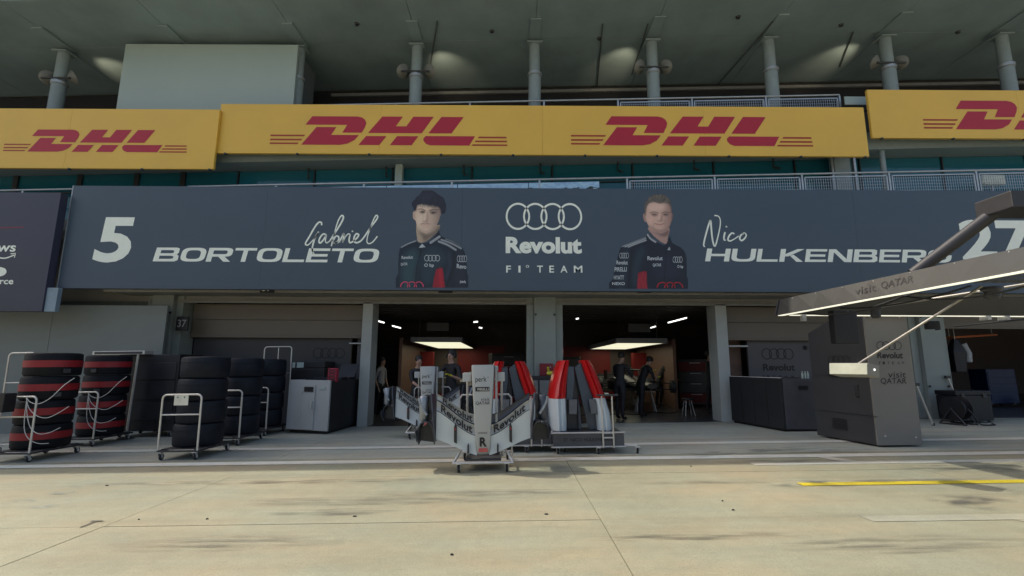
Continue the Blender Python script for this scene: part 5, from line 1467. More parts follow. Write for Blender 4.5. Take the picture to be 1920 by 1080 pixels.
cover_rack('rack of tall red and white engine covers half hidden behind the front nose cone', (0.06, 8.75, gz(0.06)), False)

# ================================================================== PILLAR FURNITURE
p = W(1024.5, 705, 12.3)
t = thing('hose_cabinet', 'red fire hose cabinet on the central pillar', 'fire cabinet', (p.x, 12.33, p.z))
M_fred = mat('fire_red', (0.22, 0.012, 0.02), 0.4)
part('box', MB().box(p.x - 0.17, p.x + 0.17, 12.20, 12.335, p.z, p.z + 0.31), M_fred, t, world=True, bev=0.01)
dr = part('door', MB().box(p.x - 0.155, p.x + 0.155, 12.188, 12.199, p.z + 0.015, p.z + 0.295), M_fred, t, world=True, bev=0.004)
part('lamp', MB().lathe([(0.022, 0), (0.015, -0.02)], 10, 'y', (p.x + 0.09, 12.187, p.z + 0.22)), M_white, dr, world=True)
t = thing('drawer_cabinet', 'dark drawer cabinet with grey fronts at the foot of the central pillar', 'cabinet', (0.86, 11.85, gz(0.86)), 0, True)
part('body', MB().box(-0.62, 0.60, -0.30, 0.30, 0.08, 1.20), M_black, t, bev=0.012)
for x0, x1 in ((-0.58, -0.22), (-0.18, 0.18), (0.22, 0.56)):
    part('drawer_front', MB().box(x0, x1, -0.318, -0.302, 0.72, 1.10), mat('mid_grey_drawer', (0.15, 0.155, 0.155), 0.5), t, bev=0.006)
    part('drawer_front', MB().box(x0, x1, -0.318, -0.302, 0.14, 0.70), mat('mid_grey_drawer', (0.15, 0.155, 0.155), 0.5), t, bev=0.006)
for x in (-0.5, 0.5):
    for y in (-0.22, 0.16): caster(t, x, y, r=0.035, h=0.085)
t = thing('wheel_gun', 'yellow wheel gun lying on the drawer cabinet below the red cabinet', 'wheel gun', (1.0, 11.8, gz(0.9) + 1.2))
M_gun = mat('gun_yellow', (0.60, 0.55, 0.05), 0.4)
z = gz(0.9) + 1.205
part('body', MB().lathe([(0.03, -0.10), (0.05, -0.07), (0.055, 0.06), (0.035, 0.12), (0.025, 0.20)], 14, 'x', (0.94, 11.7, z + 0.055)), M_gun, t, world=True, smooth=True)
part('handle', MB().bar((0.90, 11.7, z + 0.05), (0.86, 11.62, z + 0.20), 0.045, 0.035), M_gun, t, world=True, bev=0.008)

# ================================================================== DARK COUNTER
A = G(1371, 792); B = G(1470, 810); D = G(1560, 811)
t = thing('garage_counter', 'dark counter with an angled front below the lettered partition', 'counter', (B.x, B.y, gz(B.x)))
zt = W(1465, 709, B.y).z
def quadbox(pa, pb, off, z0, z1):
    pa = Vector((pa.x, pa.y, 0)); pb = Vector((pb.x, pb.y, 0)); off = Vector(off)
    return MB().loft([[Vector((q.x, q.y, z0)) for q in (pa, pb, pb + off, pa + off)], [Vector((q.x, q.y, z1)) for q in (pa, pb, pb + off, pa + off)]])
M_cnt = mat('counter_black', (0.022, 0.023, 0.026), 0.45, var=0.1)
M_cntg = mat('counter_grey', (0.075, 0.075, 0.085), 0.45, var=0.1)
A2 = Vector((A.x, A.y - 0.05, 0)); B2 = Vector((B.x, B.y, 0)); D2 = Vector((7.3, B.y + 0.02, 0))
nrm = (B2 - A2).normalized(); 
part('side_panel', quadbox(A2, B2, (0.06, 0.012, 0), gz(6) + 0.05, zt), M_cnt, t, world=True, bev=0.006)
part('front_panel', quadbox(B2 + Vector((0.064, 0.006, 0)), D2, (0, 0.06, 0), gz(6) + 0.05, zt - 0.01), M_cntg, t, world=True, bev=0.006)
mb = MB(); q = [A2 + Vector((0.07, 0.02, 0)), B2 + Vector((0.07, 0.07, 0)), D2 + Vector((0, 0.07, 0)), Vector((7.3, A2.y, 0))]
mb.loft([[Vector((v.x, v.y, zt - 0.05)) for v in q], [Vector((v.x, v.y, zt - 0.012)) for v in q]])
part('worktop', mb, M_cnt, t, world=True)
mb = MB(); mb.loft([[Vector((v.x, v.y, gz(v.x) + 0.0)) for v in q], [Vector((v.x, v.y, gz(6) + 0.06)) for v in q]])
part('plinth', mb, M_black, t, world=True)
part('white_edge', MB().bar(A2 + Vector((0.03, 0, zt + 0.006)), B2 + Vector((0.03, 0, zt + 0.006)), 0.03, 0.012), mat('shelf_white', (0.6, 0.6, 0.58), 0.4), t, world=True)
cp = W(1507, 728, B.y - 0.02)
part('handle_recess', MB().box(cp.x - 0.10, cp.x + 0.10, B.y - 0.005, B.y + 0.03, cp.z - 0.03, cp.z + 0.05), M_black, t, world=True)
for k in range(1, 4):
    q_ = A2.lerp(B2, k / 4)
    part('panel_seam', MB().bar(Vector((q_.x - 0.004, q_.y, gz(6) + 0.08)), Vector((q_.x - 0.004, q_.y, zt - 0.03)), 0.008, 0.006), M_black, t, world=True)
    part('drawer_pull', MB().bar(Vector((q_.x - 0.012, q_.y + 0.12, zt - 0.14)), Vector((q_.x - 0.02, q_.y + 0.32, zt - 0.14)), 0.012, 0.012), M_dtube, t, world=True)
bottles = W(1524, 712, B.y + 0.2)
for k, dx in enumerate((-0.06, 0.0, 0.06)):
    b_ = MB().lathe([(0.022, 0), (0.022, 0.10), (0.012, 0.13), (0.012, 0.16)], 10, 'z', (6.42 + dx, B.y + 0.25, zt - 0.012))
    single('spray_bottle', b_, M_white, ('white spray bottle nearest the counter corner', 'white spray bottle in the middle of the three on the counter', 'white spray bottle nearest the gantry tower on the counter')[k], 'bottle', 'bottles on the dark counter', smooth=True)

# ================================================================== PIT GANTRY
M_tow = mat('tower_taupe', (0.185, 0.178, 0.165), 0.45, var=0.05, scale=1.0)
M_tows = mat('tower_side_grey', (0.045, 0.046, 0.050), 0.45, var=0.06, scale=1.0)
M_boom = mat('boom_grey', (0.052, 0.052, 0.049), 0.42, var=0.04, scale=1.2)
M_led = emit('led_strip', (1.0, 0.97, 0.80), 0.62)
FL = G(1648, 838); FR = G(1731, 838); BL = G(1532, 818)
gt = thing('pit_gantry', 'taupe pit gantry tower carrying a lit overhead boom frame', 'gantry', (6.5, 8.6, gz(6.5)))
fl_ = Vector((6.20, 8.46, gz(6.2) + 0.03)); fr_ = Vector((6.95, 8.46, gz(6.9) + 0.03)); bl_ = Vector((5.99, 9.78, gz(6.0) + 0.03)); br_ = Vector((6.80, 9.78, gz(6.8) + 0.03))
HF, HB = 2.62, 2.12
def up(v, z, dx=0.0): return Vector((v.x + dx, v.y, z))
mb = MB()
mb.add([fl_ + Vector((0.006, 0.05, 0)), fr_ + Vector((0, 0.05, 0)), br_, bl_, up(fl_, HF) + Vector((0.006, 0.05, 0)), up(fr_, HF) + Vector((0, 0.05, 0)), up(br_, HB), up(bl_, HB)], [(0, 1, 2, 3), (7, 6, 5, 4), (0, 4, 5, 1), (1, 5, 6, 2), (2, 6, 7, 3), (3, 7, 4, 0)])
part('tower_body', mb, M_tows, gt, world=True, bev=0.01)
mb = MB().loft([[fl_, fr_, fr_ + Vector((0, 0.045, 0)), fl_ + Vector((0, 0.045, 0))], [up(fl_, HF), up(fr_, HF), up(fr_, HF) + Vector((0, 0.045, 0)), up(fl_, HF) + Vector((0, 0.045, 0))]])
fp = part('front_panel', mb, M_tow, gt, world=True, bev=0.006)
for px, py in ((1633, 595), (1686, 595), (1660, 818), (1717, 820)):
    q = W(px, py, 8.455); part('bolt', MB().lathe([(0.014, 0.004), (0.012, -0.012)], 10, 'y', tuple(q)), M_zinc, fp, world=True)
def fw(body, x0, x1, y0, y1, bold=0.02): 
    o = W(x0, y1, 8.456); ux = W(x1, y1, 8.456) - o; uz = W(x0, y0, 8.456) - o; ux.z = 0
    part('lettering', lettering(MB(), body, o, ux, uz, bold), M_ink, fp, world=True)
o = W(1644, 656, 8.456); ux = W(1691, 656, 8.456) - o; uz = W(1643, 640, 8.456) - o; ux.z = 0
part('ring_emblem', rings(MB(), o, ux, uz, 0.075), M_ink, fp, world=True)
fw('Revolut', 1645, 1693, 660, 672, 0.03)
for ch, x0 in (('F', 1648), ('1', 1655), ('T', 1664), ('E', 1673), ('A', 1683), ('M', 1691)): fw(ch, x0, x0 + 4, 678, 683, 0.0)
fw('visit', 1665, 1699, 697, 708, 0.0); fw('QATAR', 1651, 1700, 709, 721, 0.01)
# rings on the dark flank
sd = (fl_ - bl_); sd.z = 0; sd.normalize(); off = Vector((-sd.y, sd.x, 0)) * (-1); off = Vector((-0.012, 0, 0))
o = bl_ + sd * 0.45 + off; o.z = 1.50
part('ring_emblem', rings(MB(), o, sd * 0.5, (0, 0, 0.16), 0.06), M_ink, gt, world=True)
part('lettering', lettering(MB(), 'Revolut', o + Vector((0, 0, -0.24)), sd * 0.5, (0, 0, 0.13), 0.03), M_ink, gt, world=True)
# seams, vents and a hand grip on the tower
for z_ in (0.62, 1.30):
    part('panel_seam', MB().bar(bl_ + Vector((-0.004, 0.05, z_ - bl_.z)), fl_ + Vector((-0.004, -0.06, z_ - fl_.z)), 0.004, 0.008), M_black, gt, world=True)
mb = MB()
for k in range(7):
    z_ = 0.32 + k * 0.03
    mb.bar(bl_ + (fl_ - bl_) * 0.30 + Vector((-0.006, 0, z_ - bl_.z)), bl_ + (fl_ - bl_) * 0.55 + Vector((-0.006, 0, z_ - bl_.z)), 0.004, 0.012)
part('vent_slots', mb, M_black, gt, world=True)
part('hand_grip', MB().tube([bl_ + (fl_ - bl_) * 0.78 + Vector((q, 0, z_ - bl_.z)) for q, z_ in ((-0.0, 0.92), (-0.05, 0.94), (-0.05, 1.12), (-0.0, 1.14))], 0.012, 8), M_dtube, gt, world=True, smooth=True)
# boom frame: a beam running out over the lane and a cross beam, trapezoid section, LED strips underneath
ZB = 2.33
def beam(p, q, out, top_in, h, name='boom_beam', lw=0.11, top2=None):
    """p,q: outer lower edge; out: unit vector pointing to the frame's inside"""
    p = Vector(p); q = Vector(q); i = Vector(out)
    def sec(e, ti): return [e, e + i * lw, e + i * (ti + 0.22) + Vector((0, 0, h)), e + i * ti + Vector((0, 0, h))]
    o = part(name, MB().loft([sec(p.lerp(q, k / 12), top_in + ((top2 if top2 is not None else top_in) - top_in) * k / 12) for k in range(13)]), M_boom, gt, world=True, bev=0.006)
    dz = Vector((0, 0, -0.012))
    m = MB().loft([[p + i * 0.012 + dz, p + i * (lw - 0.015) + dz, p + i * (lw - 0.015) + dz * 0.3, p + i * 0.012 + dz * 0.3], [q + i * 0.012 + dz, q + i * (lw - 0.015) + dz, q + i * (lw - 0.015) + dz * 0.3, q + i * 0.012 + dz * 0.3]])
    part('led_strip', m, M_led, o, world=True)
    return o
b1 = beam((4.60, 8.33, ZB), (4.76, 2.6, ZB), (1, 0, 0), 0.07, 0.275, top2=0.40)
b2_ = beam((4.80, 8.33, ZB + 0.002), (9.6, 8.33, ZB + 0.002), (0, -1, 0), 0.12, 0.27)
part('end_cap', MB().prism([(4.58, 8.36, ZB + 0.005), (4.92, 8.36, ZB + 0.005), (4.98, 8.36, ZB + 0.28), (4.67, 8.36, ZB + 0.28)], (0, 0.03, 0)), M_tows, gt, world=True, bev=0.004)
beam((9.6, 8.2, ZB), (9.75, 2.6, ZB), (-1, 0, 0), 0.12, 0.275)
# lettering on the outer slanted face of the long beam
q0 = Vector((4.60, 8.33, ZB)); dirv = (Vector((4.76, 2.6, ZB)) - q0).normalized(); upv = Vector((0.205, 0, 0.275))
n_ = dirv.cross(upv).normalized(); n_ = n_ if n_.x < 0 else -n_
def bw_(body, s0, s1, h0, h1, bold):
    mb = lettering(MB(), body, (0, 0, 0), (1, 0, 0), (0, 0, 1), bold)
    L_ = 5.732
    def put(v):
        h_ = h0 + (h1 - h0) * v.z; s_ = s0 + (s1 - s0) * v.x - 0.20 * (h1 - h0) * v.z
        return q0 + dirv * s_ + Vector((0.07 + 0.33 * s_ / L_, 0, 0.275)) * h_ + n_ * 0.008
    mb.v = [put(v) for v in mb.v]
    part('lettering', mb, M_ink, b1, world=True)
bw_('visit', 1.80, 2.16, 0.30, 0.68, 0.0); bw_('QATAR', 2.24, 2.72, 0.30, 0.74, 0.01)
# gun mounts, guide rods, camera pot, stay
M_rod = mat('rod_steel', (0.30, 0.29, 0.27), 0.4, metal=0.6)
M_pot = mat('mount_black', (0.035, 0.036, 0.042), 0.4)
def pot(px, py, Y, r, h, name='gun_mount'):
    q = W(px, py, Y)
    return part(name, MB().lathe([(r, ZB - 0.02 - q.z), (r * 1.02, ZB - 0.05 - q.z), (r * 0.75, ZB - 0.07 - q.z), (r * 0.75, ZB - h - q.z), (r * 0.5, ZB - h - 0.02 - q.z)], 16, 'z', (q.x, Y, q.z)), M_pot, gt, world=True, smooth=True)
yA = 7.0; qA = W(1640, 575, yA); pot(1640, 575, yA, 0.085, 0.16)
yB = 5.2; qB = W(1858, 532, yB)
pot(1858, 532, yB, 0.095, 0.13)
part('guide_rod', MB().tube([W(1640, 577, yA), W(1990, 522, 5.4)], 0.016, 8), M_rod, gt, world=True, smooth=True)
part('guide_rod', MB().tube([W(1632, 578, 7.05), W(1868, 496, 5.35)], 0.018, 8), M_pot, gt, world=True, smooth=True)
part('rod_tip', MB().lathe([(0.022, -0.03), (0.022, 0.03)], 10, 'x', tuple(W(1869, 495, 5.33))), M_band, gt, world=True)
part('guide_rod', MB().tube([W(1790, 612, 8.9), W(1990, 592, 7.6)], 0.014, 8), M_pot, gt, world=True, smooth=True)
cl = W(1862, 592, 8.30)
for dx in (-0.16, 0.16): part('strip_clamp', MB().box(cl.x + dx - 0.03, cl.x + dx + 0.03, 8.2, 8.36, ZB - 0.07, ZB - 0.0), M_zinc, gt, world=True)
cl = W(1507, 590, 8.1)
part('strip_clamp', MB().box(cl.x - 0.03, cl.x + 0.03, 8.08, 8.16, ZB - 0.12, ZB - 0.02), M_zinc, gt, world=True)
# sign box on its slanted rod
yS = 6.3; s0 = W(1597, 690, yS)
part('sign_rod', MB().tube([W(1600, 688, yS), W(1842, 536, yB)], 0.014, 8), M_rod, gt, world=True, smooth=True)
bc = W(1600, 694, yS)
RB = Matrix.Translation(bc) @ Matrix.Rotation(math.radians(-62), 4, 'Z') @ Matrix.Rotation(math.radians(-8), 4, 'X')
def rbox(x0, x1, y0, y1, z0, z1):
    mb = MB().box(x0, x1, y0, y1, z0, z1); mb.v = [RB @ v for v in mb.v]; return mb
sb = part('signal_box', rbox(-0.23, 0.23, -0.12, 0.14, -0.075, 0.075), mat('signal_box_grey', (0.22, 0.215, 0.20), 0.45), gt, world=True, bev=0.008)
part('sunlit_face', rbox(-0.222, 0.222, -0.128, -0.121, -0.068, 0.068), mat('sunlit_face_cream', (0.50, 0.515, 0.41), 0.4), sb, world=True)  # paler than the box: sunlight on this side put into its colour
sl_ = MB().lathe([(0.016, 0.0), (0.012, 0.008)], 10, 'x', (0.231, 0.02, 0.01)); sl_.v = [RB @ v for v in sl_.v]
part('side_lamp', sl_, emit('white_led', (1, 1, 1), 1.0), sb, world=True)
part('antenna', MB().tube([RB @ Vector((0.05, 0, 0.07)), RB @ Vector((0.05, 0, 0.15))], 0.003, 6), M_pot, sb, world=True)
# black camera box hanging below the long beam
yC = 7.55; a = W(1568, 644, yC); c = W(1606, 582, yC)
cb = part('camera_box', MB().box(a.x, c.x, yC, yC + 0.13, a.z, c.z), mat('camera_box_black', (0.010, 0.010, 0.014), 0.5), gt, world=True, bev=0.01)
part('neck', MB().lathe([(0.085, c.z), (0.085, ZB - 0.03), (0.10, ZB - 0.02), (0.10, ZB - 0.012)], 16, 'z', ((a.x + c.x) / 2, yC + 0.07, 0)), M_pot, cb, world=True, smooth=True)
# stay with upper box
s_a = W(1712, 514, 6.05); s_b = W(1876, 390, 5.6)
part('stay', MB().tube([s_a, s_b], 0.075, 14), mat('stay_black', (0.030, 0.030, 0.034), 0.5), gt, world=True, smooth=True)
bx0 = W(1868, 398, 5.5)
part('stay_box', MB().box(bx0.x, bx0.x + 0.9, 5.3, 5.75, bx0.z, bx0.z + 0.20), mat('stay_black', (0.030, 0.030, 0.034), 0.5), gt, world=True, bev=0.012)
part('stay_arm', MB().box(bx0.x + 0.6, bx0.x + 0.78, 5.4, 5.65, ZB + 0.12, bx0.z + 0.01), mat('stay_black', (0.030, 0.030, 0.034), 0.5), gt, world=True)
part('stay_bridge', MB().box(5.0, bx0.x + 0.8, 5.45, 5.6, ZB + 0.10, ZB + 0.20), M_boom, gt, world=True)
part('stay_clip', MB().lathe([(0.022, -0.03), (0.022, 0.03)], 10, 'x', tuple(W(1755, 476, 6.0))), M_zinc, gt, world=True)
# hoses, clips and screws along the boom
M_hose = mat('hose_black', (0.018, 0.018, 0.020), 0.5)
for k, (s0_, s1_, sag) in enumerate(((0.5, 2.4, 0.10), (2.4, 4.2, 0.13), (1.2, 3.2, 0.07))):
    pts = []
    for i in range(9):
        a_ = i / 8; y_ = 8.33 - (s0_ + (s1_ - s0_) * a_)
        pts.append((4.80 + 0.03 * k + 0.16 * (8.33 - y_) / 5.73, y_, ZB - 0.02 - sag * 4 * a_ * (1 - a_)))
    part('hose', MB().tube(smooth_line(pts, 3), 0.011, 7), M_hose, gt, world=True, smooth=True)
for k in range(9):
    s_ = 0.35 + k * 0.55
    q_ = q0 + dirv * s_ + Vector((0.07 + 0.33 * s_ / 5.732, 0, 0.275)) * 0.90 + n_ * 0.004
    part('screw', MB().lathe([(0.008, 0.0), (0.007, -0.006)], 8, 'x', tuple(q_)), M_zinc, b1, world=True)
part('coiled_hose', MB().tube([(7.15 + 0.10 * math.cos(i * 0.5), 8.20 + 0.10 * math.sin(i * 0.5), ZB - 0.10 - 0.0016 * i) for i in range(90)], 0.010, 6), M_hose, gt, world=True, smooth=True)
# outer leg beyond the picture carrying the boom
part('rear_leg', MB().box(9.45, 9.75, 8.45, 8.75, gz(9.6), ZB + 0.3), M_tows, gt, world=True, bev=0.01)
# ================================================================== GARAGE LIGHTS
M_ltop = mat('light_box_grey', (0.16, 0.155, 0.16), 0.5)
M_panel = emit('light_panel', (1.0, 0.97, 0.70), 0.68)
for cx, lab in ((-2.33, 'lit overhead light box in the garage behind the nose cones'), (4.02, 'lit overhead light box in the garage behind the engine covers')):
    zb = 2.17
    t = thing('light_box', lab, 'ceiling light', (cx, 17.8, zb))
    fr = MB()
    fr.box(cx - 0.80, cx + 0.80, 15.0, 15.06, zb - 0.002, zb + 0.15); fr.box(cx - 0.80, cx + 0.80, 20.44, 20.5, zb - 0.002, zb + 0.15)
    fr.box(cx - 0.80, cx - 0.74, 15.06, 20.44, zb - 0.002, zb + 0.15); fr.box(cx + 0.74, cx + 0.80, 15.06, 20.44, zb - 0.002, zb + 0.15)
    part('frame', fr, M_ltop, t, world=True)
    part('top_plate', MB().box(cx - 0.739, cx + 0.739, 15.061, 20.439, zb + 0.10, zb + 0.14), M_ltop, t, world=True)
    for k in range(2):
        part('diffuser', MB().box(cx - 0.735, cx + 0.735, 15.07 + k * 2.7, 15.07 + k * 2.7 + 2.62, zb + 0.01, zb + 0.03), M_panel, t, world=True)
    for x in (-0.6, 0.6):
        for y in (15.4, 20.1): part('hanger', MB().tube([(cx + x, y, zb + 0.14), (cx + x, y, 3.42)], 0.012, 6), M_frame, t, world=True)
    part('projector', MB().box(cx - 0.35, cx + 0.35, 15.2, 15.7, zb + 0.35, zb + 0.62), M_partd, t, world=True, bev=0.01)
M_tl = emit('tube_light', (1.0, 0.98, 0.92), 1.6)
for (x0, y0, x1, y1, Y0, Y1, lab) in ((702, 600, 720, 605, 15.5, 15.0, 'short white tube light nearest the garage post'), (736, 611, 751, 615, 16.5, 16.0, 'second short white tube light from the garage post'), (1253, 605, 1287, 596, 15.5, 14.5, 'long white tube light above the dark standing mechanic'), (1219, 615, 1229, 612, 17.5, 17.0, 'short white tube light deeper in the garage with the dark mechanic'), (1333, 581, 1342, 579, 14.0, 13.7, 'white tube light at the top corner of the open garage'), (888, 604, 896, 603, 15.0, 15.0, 'small white ceiling lamp behind the front nose cone'), (898, 614, 904, 615, 16.0, 16.0, 'tiny lower ceiling lamp behind the front nose cone'), (1080, 598, 1085, 597, 15.0, 15.0, 'tiny ceiling lamp near the central pillar in the garage of the engine covers')):
    a = W(x0, y0, Y0); c = W(x1, y1, Y1)
    t = thing('tube_light', lab, 'ceiling light', tuple(a))
    part('tube', MB().tube([a, c], 0.022, 8), M_tl, t, world=True)
    part('hanger', MB().tube([(a + c) / 2 + Vector((0, 0, 0.02)), Vector(((a.x + c.x) / 2, (a.y + c.y) / 2, 3.42))], 0.008, 6), M_frame, t, world=True)

# ================================================================== RACE CARS ON STANDS
def race_car(label, loc, rz=0.0):
    t = thing('race_car', label, 'race car', loc, rz, False, 'race cars on stands in the garages')
    zz = 0.62
    prof = [(-2.1, 0.16, 0.16, 0.10), (-1.6, 0.24, 0.24, 0.04), (-0.9, 0.30, 0.32, 0.0), (-0.2, 0.36, 0.36, 0.0), (0.4, 0.36, 0.46, 0.0), (1.0, 0.30, 0.50, 0.0), (1.8, 0.20, 0.34, 0.03), (2.4, 0.12, 0.22, 0.08)]
    rl = []
    for y, hw, h, zo in prof:
        rl.append([(hw * math.cos(a), y, zz + zo + h * (0.5 + 0.5 * math.sin(a))) for a in [2 * math.pi * k / 14 for k in range(14)]])
    part('chassis', MB().loft(rl), M_carbon, t, smooth=True)
    for s in (-1, 1):
        rp = []
        for y, a, b_, h in ((-0.3, 0.34, 0.62, 0.30), (0.2, 0.34, 0.78, 0.40), (0.9, 0.30, 0.74, 0.36), (1.7, 0.20, 0.45, 0.22)):
            rp.append([(s * a, y, zz), (s * b_, y, zz), (s * b_, y, zz + h * 0.7), (s * (b_ - 0.08), y, zz + h), (s * a, y, zz + h)])
        part('sidepod', MB().loft(rp), M_carbon, t, smooth=True, bev=0.01)
        for y in (-1.5, 1.9):
            w_ = MB()
            for dz, dy in ((0.05, -0.12), (0.05, 0.15), (0.30, -0.10), (0.30, 0.14)):
                w_.tube([(s * 0.2, y + dy, zz + dz), (s * 0.78, y, zz + 0.05 + dz * 0.6)], 0.014, 6)
            part('suspension_arm', w_, M_carbon, t)
            part('brake_drum', MB().lathe([(0.10, 0.72 * s), (0.19, 0.74 * s), (0.19, 0.86 * s), (0.10, 0.88 * s)], 20, 'x', (0, y, zz + 0.15)), M_dtube, t, smooth=True)
    hp = [(0.30 * s, 0.25, zz + 0.45) for s in (-1,)] 
    part('halo', MB().tube(smooth_line([(-0.32, 0.35, zz + 0.50), (-0.30, -0.1, zz + 0.62), (-0.16, -0.48, zz + 0.64), (0.0, -0.58, zz + 0.64), (0.16, -0.48, zz + 0.64), (0.30, -0.1, zz + 0.62), (0.32, 0.35, zz + 0.50)], 4), 0.028, 8), M_carbon, t, smooth=True)
    part('halo_strut', MB().tube([(0, -0.58, zz + 0.63), (0, -0.72, zz + 0.36)], 0.025, 8), M_carbon, t, smooth=True)
    part('air_intake', MB().loft([[(-0.12, 0.55, zz + 0.45), (0.12, 0.55, zz + 0.45), (0.10, 0.55, zz + 0.72), (-0.10, 0.55, zz + 0.72)], [(-0.06, 1.6, zz + 0.40), (0.06, 1.6, zz + 0.40), (0.05, 1.6, zz + 0.52), (-0.05, 1.6, zz + 0.52)]]), M_carbon, t, bev=0.01)
    rw = MB()
    for s in (-1, 1): rw.box(s * 0.5 - 0.01, s * 0.5 + 0.01, 2.1, 2.7, zz + 0.25, zz + 0.62)
    rw.box(-0.488, 0.488, 2.2, 2.5, zz + 0.50, zz + 0.52); rw.box(-0.488, 0.488, 2.5, 2.66, zz + 0.55, zz + 0.57)
    part('rear_wing', rw, M_carbon, t)
    part('floor_plate', MB().box(-0.75, 0.75, -0.5, 2.1, zz - 0.03, zz - 0.008), M_carbon, t)
    for y in (-1.3, 1.3):
        st = MB()
        for s in (-1, 1):
            st.tube([(s * 0.18, y, zz + 0.02), (s * 0.30, y - 0.12, 0.0)], 0.016, 8); st.tube([(s * 0.18, y, zz + 0.02), (s * 0.30, y + 0.12, 0.0)], 0.016, 8)
        st.tube([(-0.30, y, zz - 0.02), (0.30, y, zz - 0.02)], 0.018, 8)
        part('stand', st, M_tube, t, smooth=True)
    return t
c1 = race_car('dark stripped race car on silver stands in the garage behind the engine covers', (4.15, 16.6, gz(4.15) + 0.004))
clone(c1, 'dark stripped race car on stands in the garage behind the nose cones', (-1.2, 17.2, gz(-1.2) + 0.004), 0.0, False, 'race cars on stands in the garages')

# ================================================================== RACKS AND TOOLS IN THE GARAGES
M_rk = mat('rack_dark', (0.045, 0.043, 0.045), 0.45)
M_rkf = mat('rack_front', (0.09, 0.085, 0.085), 0.4)
def rack(label, loc, rz, w=1.2, h=1.9, n=5, shelf=False):
    t = thing('equipment_rack', label, 'rack', loc, rz, True, 'racks in the open garages')
    part('frame', MB().box(-w / 2, w / 2, -0.28, 0.3, 0.04, h), M_rk, t, bev=0.012)
    for k in range(n):
        z0 = 0.10 + (h - 0.16) * k / n; z1 = 0.10 + (h - 0.16) * (k + 1) / n - 0.03
        f = part('drawer_front', MB().box(-w / 2 + 0.03, w / 2 - 0.03, -0.30, -0.282, z0, z1), M_rkf if (k % 3) else M_ired, t, bev=0.006)
        part('pull', MB().box(-0.18, 0.18, -0.325, -0.301, z1 - 0.05, z1 - 0.03), M_zinc, f)
    for x in (-w / 2 + 0.06, w / 2 - 0.06): part('foot', MB().box(x - 0.04, x + 0.04, -0.24, 0.26, 0.0, 0.038), M_black, t)
    return t
rack('tall dark drawer rack deep in the garage of the nose cones, beside the pillar', (-0.15, 17.6, gz(-0.15) + 0.004), 0.25)
rack('low drawer rack against the rear wall of the garage of the nose cones', (-2.6, 20.2, gz(-2.6) + 0.004), 0.0, 1.8, 1.15, 3)
rack('drawer rack behind the engine covers inside their garage', (2.0, 17.9, gz(2.0) + 0.004), -0.2, 1.1, 1.75)
rack('low drawer rack against the rear wall behind the race car', (3.6, 20.2, gz(3.6) + 0.004), 0.0, 2.0, 1.1, 3)
rack('drawer rack behind the tall mechanic by the garage post', (6.6, 17.4, gz(6.6) + 0.004), -0.5, 1.2, 1.6, 4)
for k, (x, y, lab) in enumerate(((-3.0, 14.2, 'low steel stool just inside the garage of the nose cones'), (5.0, 14.0, 'low steel stool beside the tall mechanic'))):
    t = thing('stool', lab, 'stool', (x, y, gz(x) + 0.004), 0.4 * k, True)
    part('seat', MB().lathe([(0.15, 0.43), (0.17, 0.44), (0.17, 0.47), (0.15, 0.48)], 20), M_black, t, smooth=True)
    for a in range(4):
        an = a * math.pi / 2 + 0.4
        part('leg', MB().tube([(0.10 * math.cos(an), 0.10 * math.sin(an), 0.43), (0.19 * math.cos(an), 0.19 * math.sin(an), 0.0)], 0.011, 8), M_tube, t, smooth=True)
for k, (x0, y0, x1, y1) in enumerate(((-3.2, 13.6, -0.6, 15.2), (2.0, 14.2, 5.0, 14.9))):
    n = 14
    pts = [(x0 + (x1 - x0) * i / n, y0 + (y1 - y0) * i / n + 0.18 * math.sin(i * 1.3 + k), gz(x0 + (x1 - x0) * i / n) + 0.016) for i in range(n + 1)]
    single('air_hose', MB().tube(smooth_line(pts, 4), 0.012, 6), M_black, ('black air hose across the floor of the garage of the nose cones', 'black air hose across the floor under the race car nose')[k], 'hose', smooth=True)

